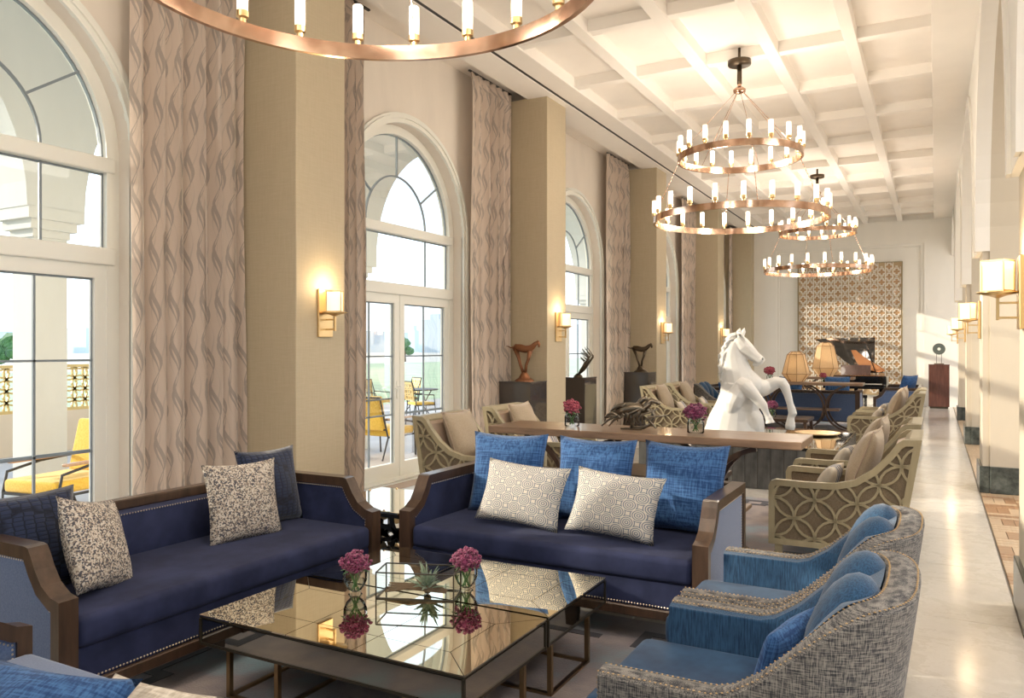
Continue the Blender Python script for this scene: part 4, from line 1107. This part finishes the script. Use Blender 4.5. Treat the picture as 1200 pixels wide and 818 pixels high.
def inv(u, v, y):
    a = (u-600)/920; S_, C_ = math.sin(YAW), math.cos(YAW); f = y/(a*S_+C_); r = a*f
    return (r*C_-f*S_, y, 1.62-(v-409.5)/920*f)
HY = 10.15
def hp(u, v, dy=0): 
    x, y, z = inv(u, v, HY+dy); return Vector((x, y, z))
def build_horse():
    b = BM(); px = .0108
    def ell(u, v, ru, rv, dy=0, ry=None):
        c = hp(u, v, dy); sphere(b, c, 1, 3, (ru*px, (ry or (ru+rv)/2)*px, rv*px))
    def limb(pts, seg=14):
        tube(b, [hp(p[0], p[1], p[3] if len(p) > 3 else 0) for p in pts], [p[2]*px for p in pts], seg)
    # head: poll, cheek, forehead, muzzle
    limb([(864, 397, 7), (867, 402, 9.2), (872, 408, 9.8), (878, 413, 8.4), (884, 418, 6.6), (889, 421.5, 5.7), (892.5, 424, 5.0), (894, 425.5, 3.4)])
    ell(873, 412, 8, 9.5, 0, 6.5); ell(889, 424, 5.6, 4.6, 0, 4.8); ell(868, 401, 7.5, 7, 0, 6)
    ell(886, 427.5, 4.2, 2.6, 0, 3.2)                                   # lower lip
    for s in (-1, 1):
        ell(877.5, 407, 2.6, 1.6, s*.062, 1.4)                          # brow
        ell(892.3, 421.5, 1.7, 1.8, s*.042, 1.2)                        # nostril rim
        tube(b, [hp(868+s*1.5, 395, s*.03), hp(868.5+s*2.8, 389, s*.045), hp(870+s*2.6, 384.5, s*.04)], [.028, .030, .004], 8)
    # neck
    limb([(862, 401, 8.5), (859.5, 410, 11.5), (859, 420, 14), (861, 431, 16.5), (864, 443, 19.5), (867, 455, 22)])
    limb([(870, 412, 6), (867, 424, 9), (872, 438, 10), (880, 450, 13)])
    ell(876, 452, 18, 15, 0, 16); ell(889, 455, 13, 11, .05, 12)
    # chest, barrel, haunches rising out of the plinth
    limb([(868, 450, 22), (867, 464, 23), (864, 478, 25), (861, 490, 29), (860, 504, 34), (861, 518, 37), (862, 530, 37)], 20)
    ell(845, 500, 17, 20, -.02, 24); ell(880, 500, 15, 24, 0, 22); ell(838, 512, 14, 14, 0, 20); ell(876, 472, 14, 22, 0, 17)
    # shoulder blades and upper arm
    limb([(876, 450, 9, -.12), (870, 456, 12, -.16), (864, 466, 12.5, -.19), (859, 476, 10, -.22), (856.5, 483, 6, -.24), (855.5, 489, 2, -.25)])
    limb([(868, 452, 10, -.16), (874, 455, 9.5, -.21), (881, 461, 7.6, -.23), (888, 468.5, 6.0, -.24), (892, 473, 5.6, -.25), (894.5, 476, 5.0, -.25), (897, 482, 3.6, -.25), (899.5, 488, 3.4, -.25), (901, 491, 4.4, -.25), (902.5, 493.5, 3.6, -.25)])
    limb([(901.5, 492, 4.0, -.25), (902.5, 496.5, 5.6, -.25)])          # hoof
    limb([(886, 458, 10, .12), (896, 455, 9.5, .14), (905, 451, 8, .14), (911, 448.5, 6.8, .14), (916.5, 449, 6.4, .14), (920, 454, 5.6, .14), (923, 463, 4.5, .14), (926, 474, 3.9, .14), (928, 481, 4.6, .14), (929, 485, 4.9, .14), (927, 489, 3.9, .14), (926.5, 493, 4.6, .14), (926, 500, 5.8, .14), (925.5, 504, 5.0, .14)])
    return b
hb = build_horse()
horse = fin('horse_statue', hb, M['stone'], None, True); tag(horse, 'white rearing horse statue emerging from the dark tiled plinth', 'statue')
rm = horse.modifiers.new('remesh', 'REMESH'); rm.mode = 'VOXEL'; rm.voxel_size = .009; rm.use_smooth_shade = True
sm = horse.modifiers.new('smooth', 'SMOOTH'); sm.factor = .5; sm.iterations = 1
b = BM()
for s in (-1, 1): sphere(b, hp(878, 409.3, s*.066), .016, 2)
fin('eye', b, M['darktile'] if False else mat('carved_eye', (.22, .22, .21), .4), horse, True)
b = BM(); r = random.Random(2)
for k in range(95):
    q = r.random(); u0 = 861-8*math.sin(q*2.6)+r.uniform(-1.5, 1); v0 = 390+50*q; dy = r.uniform(-.11, .11)
    g = max(0, 1-abs(dy)/.14); L = r.uniform(.8, 1.25)
    tube(b, [hp(u0+5, v0-1, dy*.4), hp(u0-2-3*g, v0+2, dy), hp(u0-5-4*g+r.uniform(-1, 1), v0+7*L, dy*1.15), hp(u0-4-4*g+r.uniform(-2, 2), v0+12*L, dy*1.25), hp(u0-6-4*g+r.uniform(-2, 2), v0+16*L, dy*1.25)], [.010, .018, .020, .014, .003], 6)
for k in range(9): tube(b, [hp(864, 391, -.012*k+.04), hp(869, 391, -.02*k+.06), hp(873, 397+k*.4, -.022*k+.07)], [.012, .014, .004], 6)
fin('mane', b, M['stone'], horse, True)
b = BM()
for s in (-1, 1): sphere(b, hp(893.6, 421, s*.050), .013, 2, (1, .5, 1.2))
fin('nostrils', b, bpy.data.materials['carved_eye'], horse, True)
# plates and books on the plinth
t = thing('gold_tray', 'shallow gold tray on the glossy plinth top right of the horse', 'tray', (-1.35, 10.9, .50)); b = BM(); lathe(b, [(.02, .004), (.22, .006), (.28, .035), (.285, .035), (.225, 0), (.02, 0)], 32, cap=False); fin('dish', b, M['brass'], t, True)
t = thing('open_book', 'white open booklet on the plinth beside the horse hoof', 'book', (-1.62, 10.5, .50), .4); b = BM(); rbox(b, -.16, .0, -.1, .1, 0, .012, .003, 1); rbox(b, .0, .16, -.1, .1, 0, .012, .003, 1); fin('pages', b, M['yard'], t)

# ------------------------------------------------ bronze running-horses sculpture on console
rs = random.Random(9)
t = thing('bronze_sculpture', 'tangled bronze sculpture of galloping animals in the middle of the console', 'sculpture', (-2.07, 5.77, 1.0), 0)
b = BM(); prism(b, [(-.07, -.035), (.10, -.03), (.06, .04), (-.05, .035)], 0, .012, lambda u, v, d: (u, v, d)); fin('base', b, M['bronze_dark'], t)
b = BM()
def loop(c, rx, rz, a0, a1, r0, dy=0, n=10): tube(b, [(c[0]+rx*math.cos(a0+(a1-a0)*k/n), c[1]+dy*math.sin(3*k/n), c[2]+rz*math.sin(a0+(a1-a0)*k/n)) for k in range(n+1)], [r0*(.6+.5*math.sin(PI*k/n)) for k in range(n+1)], 7)
loop((0, 0, .12), .16, .07, PI*.05, PI*.95, .018); loop((.05, .02, .10), .13, .09, -PI*.6, PI*.5, .014); loop((-.10, 0, .05), .10, .09, PI*.1, PI*.9, .012); loop((-.14, -.02, .02), .08, .10, PI*.2, PI*.8, .010)
tube(b, [(.0, 0, .012), (.02, 0, .05), (.0, 0, .10), (-.04, 0, .14)], [.01, .012, .02, .03], 7)
tube(b, [(.10, 0, .15), (.14, 0, .20), (.17, .0, .23), (.21, 0, .215), (.235, 0, .20)], [.032, .026, .022, .018, .010], 8)
tube(b, [(.03, .03, .16), (.07, .03, .215), (.10, .03, .24), (.14, .03, .23)], [.028, .022, .02, .010], 8)
tube(b, [(-.12, 0, .12), (-.03, 0, .155), (.06, 0, .17), (.12, 0, .15)], [.025, .038, .04, .03], 9)
for i in range(16):
    x = rs.uniform(-.2, .15); tube(b, [(x, rs.uniform(-.04, .04), rs.uniform(.02, .1)), (x+rs.uniform(-.06, .06), rs.uniform(-.04, .04), rs.uniform(.08, .17)), (x+rs.uniform(-.02, .14), rs.uniform(-.04, .04), rs.uniform(.1, .22))], [.004, .011, .005], 6)
for x in (-.24, -.18, .20): tube(b, [(x*.5, 0, .10), (x*.8, .01, .06), (x, 0, .015)], [.014, .009, .005], 6)
fin('galloping_figures', b, M['silverwire'], t, True)

# ------------------------------------------------ pedestals and window sculptures
def pedestal(label, loc, w=.50, d=.52, h=1.16, m='pedestal'):
    t = thing('display_pedestal', label, 'pedestal', loc)
    b = BM(); rbox(b, -w/2, w/2, -d/2, d/2, .05, h-.02, .004, 1); fin('body', b, M[m], t)
    b = BM(); rbox(b, -w/2-.004, w/2+.004, -d/2-.004, d/2+.004, h-.02, h, .003, 1); fin('cap', b, M[m], t); b = BM(); box(b, -w/2+.03, w/2-.03, -d/2+.03, d/2-.03, 0, .05); fin('recessed_foot', b, M['seam'], t)
    return t
pedestal('dark glossy pedestal carrying the rusty horse, before the second column', (-5.21, 10.0, 0), .50, .52)
pedestal('dark glossy pedestal carrying the wire sculpture, just beyond the second column', (-5.20, 11.95, 0), .45, .5)
pedestal('dark glossy pedestal carrying the black horse, before the third column', (-5.21, 15.08, 0), .50, .48)
pedestal('mahogany pedestal at the end of the aisle', (.09, 24.5, 0), .50, .45, 1.20, 'mahogany')
def stick_horse(label, loc, m, s=1):
    t = thing('horse_sculpture', label, 'sculpture', loc, 0, None, s); 
    b = BM(); lathe(b, [(.15, 0), (.145, .015), (.09, .05), (.05, .12), (.03, .14)], 12); fin('mound_base', b, M[m], t)
    b = BM()
    tube(b, [(-.20, 0, .50), (-.15, 0, .525), (-.07, 0, .51), (.02, 0, .49), (.10, 0, .50), (.15, 0, .535), (.19, 0, .575), (.23, 0, .59)], [.02, .05, .062, .058, .055, .042, .034, .028], 10)
    tube(b, [(.19, 0, .59), (.235, 0, .60), (.25, 0, .56), (.252, 0, .52)], [.02, .03, .024, .012], 8)
    tube(b, [(.21, 0, .60), (.225, .015, .635)], [.012, .003], 5)
    tube(b, [(-.18, 0, .53), (-.24, 0, .515), (-.28, 0, .535), (-.32, 0, .54)], [.014, .01, .009, .003], 6)
    for y in (-.02, .02):
        tube(b, [(-.15, y, .49), (-.10, y, .36), (-.07, y, .25), (-.02, y, .13)], [.035, .018, .014, .016], 7)
        tube(b, [(.10, y, .47), (.07, y, .34), (.03, y, .24), (.02, y, .13)], [.032, .017, .014, .014], 7)
    fin('horse_body', b, M[m], t, True); return t
stick_horse('rust coloured slender horse on converging legs, nearest pedestal', (-5.20, 10.02, 1.16), 'bronze_rust', .93)
stick_horse('near-black slender horse on converging legs, third pedestal', (-5.20, 15.08, 1.16), 'bronze_dark', .92)
t = thing('wire_sculpture', 'bronze sculpture of curved antler-like rods beyond the second column', 'sculpture', (-5.18, 11.9, 1.16)); b = BM()
for i in range(14):
    a = rs.uniform(-.9, 1.2); L = rs.uniform(.25, .46); y = rs.uniform(-.12, .12); tube(b, [(0, 0, .03), (.10*math.cos(a), y, .12), (L*.6*math.cos(a*.5), y, .08+L*.6), (L*.45*math.cos(a)-.05, y*.5, .05+L)], [.014, .012, .011, .004], 6)
fin('rods', b, M['bronze_dark'], t, True); b = BM(); lathe(b, [(.08, 0), (.06, .03), (.02, .06)], 12); fin('base', b, M['bronze_dark'], t)
t = thing('disc_sculpture', 'green bronze ring disc on a stand on the mahogany pedestal', 'sculpture', (.09, 24.45, 1.20)); b = BM()
o = [(.155*math.cos(a*PI/16), .155*math.sin(a*PI/16)+.42) for a in range(32)]; i_ = [(.04*math.cos(a*PI/16), .04*math.sin(a*PI/16)+.42) for a in range(32)]
ribbon(b, o, i_, -.02, .02, lambda u, v, d: (u, d, v), True); fin('ring_disc', b, M['verd'], t)
b = BM(); box(b, -.12, .12, -.05, .05, 0, .03); bar(b, (-.06, 0, .03), (-.06, 0, .30), .012); bar(b, (.06, 0, .03), (.06, 0, .30), .012); fin('stand', b, M['silverwire'], t)

# ------------------------------------------------ paper and cane lamps
def cane_lamp(label, loc, r=.27, h=.60, n=8):
    t = thing('cane_lamp', label, 'lamp', loc)
    lv = [(r*.52, 0), (r*.98, h*.26), (r*.62, h*.90), (r*.36, h)]
    P_ = [[(q*math.cos(2*PI*k/n+.2), q*math.sin(2*PI*k/n+.2), z) for k in range(n)] for q, z in lv]
    b = BM()
    for i in range(3):
        for k in range(n): b.faces.new([b.verts.new(Vector(p)*.985) for p in (P_[i][k], P_[i][(k+1) % n], P_[i+1][(k+1) % n], P_[i+1][k])])
    s_ = fin('paper_shade', b, M['lampcane'], t)
    b = BM()
    for i in range(4):
        for k in range(n):
            bar(b, P_[i][k], P_[i][(k+1) % n], .010)
            if i < 3: bar(b, P_[i][k], P_[i+1][k], .010)
    fin('cane_ribs', b, M['cane'], s_)
    b = BM(); lathe(b, [(r*.5, 0), (r*.5, .02), (.02, .03), (.02, h*.3)], 16); fin('base', b, M['cane'], t)
    b = BM(); lathe(b, [(.02, 0), (.045, .05), (.04, .11), (.01, .13)], 12, (0, 0, h*.3)); fin('glowing_bulb', b, M['lampglow'], t, True)
    l = bpy.data.lights.new('lamp_light', 'POINT'); l.energy = .8; l.color = (1, .7, .4); l.shadow_soft_size = .05; o = bpy.data.objects.new('lamp_light', l); COL.objects.link(o); o.parent = t; o.location = (0, 0, h*.55)
def paper_mat():
    m = M['lampcane']; n = N(m); tl = n.new('ShaderNodeBsdfTranslucent'); tl.inputs[0].default_value = (.85, .66, .42, 1); mx = n.new('ShaderNodeMixShader'); mx.inputs[0].default_value = .5
    out = [k for k in n.t.nodes if k.type == 'OUTPUT_MATERIAL'][0]; n.t.links.new(n.b.outputs[0], mx.inputs[1]); n.t.links.new(tl.outputs[0], mx.inputs[2]); n.t.links.new(mx.outputs[0], out.inputs[0])
paper_mat()
cane_lamp('smaller paper and cane lamp on the left of the far console', (-2.43, 16.38, .97))
cane_lamp('taller paper and cane lamp right of the other, in front of the piano', (-2.25, 19.55, .97), .30, .80, 6)

# ------------------------------------------------ grand piano and screen
t = thing('grand_piano', 'black grand piano with raised lid in front of the patterned screen', 'piano', (-1.78, 22.3, 0), 0)
shape = [(-.75, -.85), (.72, -.85), (.75, -.4), (.62, .1), (.40, .45), (.28, .9), (.0, 1.15), (-.40, 1.2), (-.72, 1.0), (-.75, .4)]
XY = lambda u, v, d: (u, v, d)
b = BM(); prism(b, [(u, v) for u, v in shape], .62, .94, XY); fin('case', b, M['blackgloss'], t)
b = BM(); prism(b, offset(shape, .05, True), .942, .95, XY); fin('soundboard', b, M['pianored'], t)
b = BM()
for k in range(22): bar(b, (-.6+.05*k, -.45, .955), (-.55+.035*k, .75-.012*k*k*.2, .955), .008)
fin('strings', b, M['brass'], t)['kind'] = 'stuff'
def plane_pts(px, y, tilt):
    out = []
    for u, v in px:
        x, yy, z = inv(u, v, y); out.append((x+1.78, yy-22.3+(z-1.0)*tilt, z))
    return out
def slab(nm, px, y, tilt, th, m):
    P_ = plane_pts(px, y, tilt); b = BM(); A = [b.verts.new(p) for p in P_]; B = [b.verts.new((p[0], p[1]+th, p[2])) for p in P_]; n = len(P_)
    for k in range(n): b.faces.new((A[k], A[(k+1) % n], B[(k+1) % n], B[k]))
    b.faces.new(A[::-1]); b.faces.new(B); return fin(nm, b, m, t)
slab('lid', [(955, 398), (985, 396.5), (1025, 396), (1025, 430), (1037, 437), (1012, 438), (990, 424), (972, 409)], 22.5, .12, .03, M['blackgloss'])
slab('lid_flap', [(997, 411), (1003, 411), (1014, 420), (1030, 429), (1038, 435), (1030, 437), (1010, 432), (1003, 424)], 22.4, .10, .02, M['pianored'])
b = BM(); bar(b, (.45, -.1, .95), (.2, -.1, 1.70), .02); fin('lid_prop', b, M['blackgloss'], t)
b = BM(); rbox(b, -.70, .70, -1.03, -.84, .66, .74, .01, 1); fin('key_bed', b, M['blackgloss'], t)
b = BM(); box(b, -.62, .62, -1.02, -.88, .74, .755); fin('keyboard', b, mat('ivory_keys', (.8, .78, .7), .3), t)
b = BM(); mt2 = Matrix.Translation((0, -.62, .96)) @ Matrix.Rotation(-.25, 4, 'X'); box(b, -.35, .35, 0, .02, 0, .26, mt2); fin('music_desk', b, M['mahogany'], t)
for x, y in ((-.6, -.7), (.6, -.7), (-.1, .8)):
    b = BM(); bar(b, (x, y, 0), (x, y, .62), .10); fin('leg', b, M['blackgloss'], t)
t = thing('piano_stool', 'dark stool in front of the grand piano keys', 'stool', (-1.78, 20.75, 0)); b = BM(); rbox(b, -.35, .35, -.18, .18, .44, .52, .02, 2); fin('seat', b, M['blackgloss'], t)
for sx in (-1, 1):
    for sy in (-1, 1): b = BM(); bar(b, (sx*.3, sy*.14, 0), (sx*.3, sy*.14, .44), .04); fin('leg', b, M['blackgloss'], t)
# screen
t = thing('patterned_screen', 'wall screen of oak crosses outlined by white lattice on the end wall', 'wall panel', (0, YF-.06, 0)); sx0, sx1, sz0, sz1 = -3.66, -.84, .3, 4.12
b = BM(); box(b, sx0, sx1, -.0, .06, sz0, sz1); fin('backing', b, mat('screen_backing', (.52, .38, .22), .6), t)
F2 = lambda u, v, d: (u, d, v)
b = BM(); ribbon(b, [(sx0-.02, sz0-.02), (sx1+.02, sz0-.02), (sx1+.02, sz1+.02), (sx0-.02, sz1+.02)], [(sx0, sz0), (sx1, sz0), (sx1, sz1), (sx0, sz1)], -.05, .06, F2, True); fin('screen_frame', b, M['beige_lacquer'], t)
def plus(c, a, w): x, z = c; return [(x-w, z-a), (x+w, z-a), (x+w, z-w), (x+a, z-w), (x+a, z+w), (x+w, z+w), (x+w, z+a), (x-w, z+a), (x-w, z+w), (x-a, z+w), (x-a, z-w), (x-w, z-w)]
b = BM(); prism(b, plus((0, 0), .078, .030), -.012, .0, F2); bmesh.ops.recalc_face_normals(b, faces=b.faces); PLM = bpy.data.meshes.new('oak_cross'); b.to_mesh(PLM); b.free(); PLM.materials.append(M['screenbrown'])
b = BM(); cp = .1958; rp = .296; nI = 14; nJ = 13
for i in range(nI):
    for j in range(nJ):
        c = (sx0+.137+i*cp, sz1-.12-j*rp-(rp/2 if i % 2 else 0))
        if c[0] > sx1-.08 or c[1] < sz0+.1: continue
        o = bpy.data.objects.new('oak_cross', PLM); COL.objects.link(o); o.parent = t; o.location = (c[0], -.004, c[1])
        ribbon(b, plus(c, .110, .060), plus(c, .084, .034), -.03, .0, F2, True)
        for dx, dz in ((1, 0), (-1, 0)): bar(b, (c[0]+dx*.10, -.015, c[1]), (c[0]+dx*.10, -.015, c[1]+.14), .014, .02)
        for s in (-1, 1): bar(b, (c[0]-.03, -.015, c[1]+rp/2+s*.02), (c[0]+.03, -.015, c[1]+rp/2-s*.02), .014, .02)
fin('white_lattice', b, M['screenwhite'], t)['kind'] = 'stuff'

# ------------------------------------------------ outdoor furniture
def patio_lounge(label, loc, rz):
    t = thing('patio_lounge_chair', label, 'outdoor chair', loc, rz, 'iron patio lounge chairs')
    for s in (-1, 1):
        b = BM(); x = s*.34
        tube(b, [(x, .44, 0), (x, .30, .33), (x, .40, .62), (x, .50, .94)], .014, 8); tube(b, [(x, -.40, 0), (x, -.38, .33), (x, .30, .33)], .014, 8); tube(b, [(x, -.38, .33), (x, -.34, .52), (x, .0, .58), (x, .38, .60)], .014, 8)
        fin('side_frame', b, M['iron'], t)
        b = BM(); rbox(b, x-.03, x+.03, -.32, .34, .59, .62, .01, 2); fin('armrest', b, M['teak'], t)
    b = BM(); bar(b, (-.34, .50, .93), (.34, .50, .93), .025); bar(b, (-.34, .36, .45), (.34, .36, .45), .02); bar(b, (-.34, -.38, .33), (.34, -.38, .33), .025)
    for k in (-.17, 0, .17): tube(b, [(k+.06*math.cos(a*PI/8), .42+.13*math.sin(a*PI/8)*.4, .68+.19*math.sin(a*PI/8)) for a in range(16)], .010, 6, True)
    fin('back_scrolls', b, M['iron'], t)
    b = BM(); rbox(b, -.31, .31, -.40, .30, .34, .46, .03, 3); fin('seat_cushion', b, M['yellow'], t, True)
    b = BM(); rbox(b, -.31, .31, -.06, .06, 0, .52, .03, 3, Matrix.Translation((0, .33, .44)) @ Matrix.Rotation(-.24, 4, 'X')); fin('back_cushion', b, M['yellow'], t, True)
    return t
l1 = patio_lounge('iron patio chair with yellow cushions seen through the nearest door', (-7.25, 4.55, -.03), .15)
dup(l1, (-7.5, 9.7, -.03), PI, 'iron patio chair with yellow cushion low behind the second door')
dup(l1, (-10.6, 4.3, -.03), PI*.55, 'iron patio chair with round back at the left edge of the picture')
def patio_chair(label, loc, rz):
    t = thing('patio_dining_chair', label, 'outdoor chair', loc, rz, 'iron patio dining chairs')
    b = BM()
    for s in (-1, 1):
        x = s*.24; tube(b, [(x, .26, 0), (x, .22, .44), (x, .24, .70), (x, .32, .95)], .012, 7); tube(b, [(x, -.26, 0), (x, -.22, .44), (x, .22, .44)], .012, 7); tube(b, [(x, -.22, .44), (x*1.15, -.18, .66), (x*1.1, .24, .68)], .012, 7)
    bar(b, (-.24, .32, .95), (.24, .32, .95), .025); fin('iron_frame', b, M['iron'], t)
    b = BM(); rbox(b, -.23, .23, -.23, .22, .44, .50, .02, 2); fin('seat_cushion', b, M['yellow'], t, True)
    b = BM(); F3 = lambda u, v, d: (u, .27+d+(v-.6)*.15, v); ribbon(b, [(-.23, .54), (.23, .54), (.23, .94), (-.23, .94)], [(-.2, .57), (.2, .57), (.2, .91), (-.2, .91)], -.01, .01, F3, True); arcs(b, [(-.21, .56), (.21, .56), (.21, .92), (-.21, .92)], .13, (0, .6), .022, -.008, .008, F3, 10); fin('lattice_back', b, M['goldmetal'], t)
    return t
def patio_table(label, loc):
    t = thing('patio_table', label, 'outdoor table', loc, 0, 'round patio tables'); b = BM(); lathe(b, [(.50, .71), (.50, .735)], 28); fin('tabletop', b, M['iron'], t)
    b = BM()
    for k in range(4): a = k*PI/2+.4; tube(b, [(.42*math.cos(a), .42*math.sin(a), 0), (.15*math.cos(a), .15*math.sin(a), .35), (.35*math.cos(a), .35*math.sin(a), .71)], .013, 7)
    fin('curved_legs', b, M['iron'], t); return t
pc = patio_chair('iron patio chair left of the round table seen through the second door', (-11.15, 14.2, -.03), 1.6)
dup(pc, (-11.3, 15.5, -.03), -.5, 'iron patio chair behind the round table seen through the second door')
dup(pc, (-9.75, 15.55, -.03), -1.0, 'iron patio chair right of the round table seen through the second door')
dup(pc, (-9.85, 14.1, -.03), 2.6, 'iron patio chair in front of the round table seen through the second door')
patio_table('round iron patio table seen through the second glass door', (-10.5, 14.85, -.03))
dup(pc, (-9.6, 7.1, -.03), .3, 'iron patio chair seen beside the white pier through the nearest door')
patio_table('round iron patio table beside the white pier seen through the nearest door', (-10.3, 8.3, -.03))
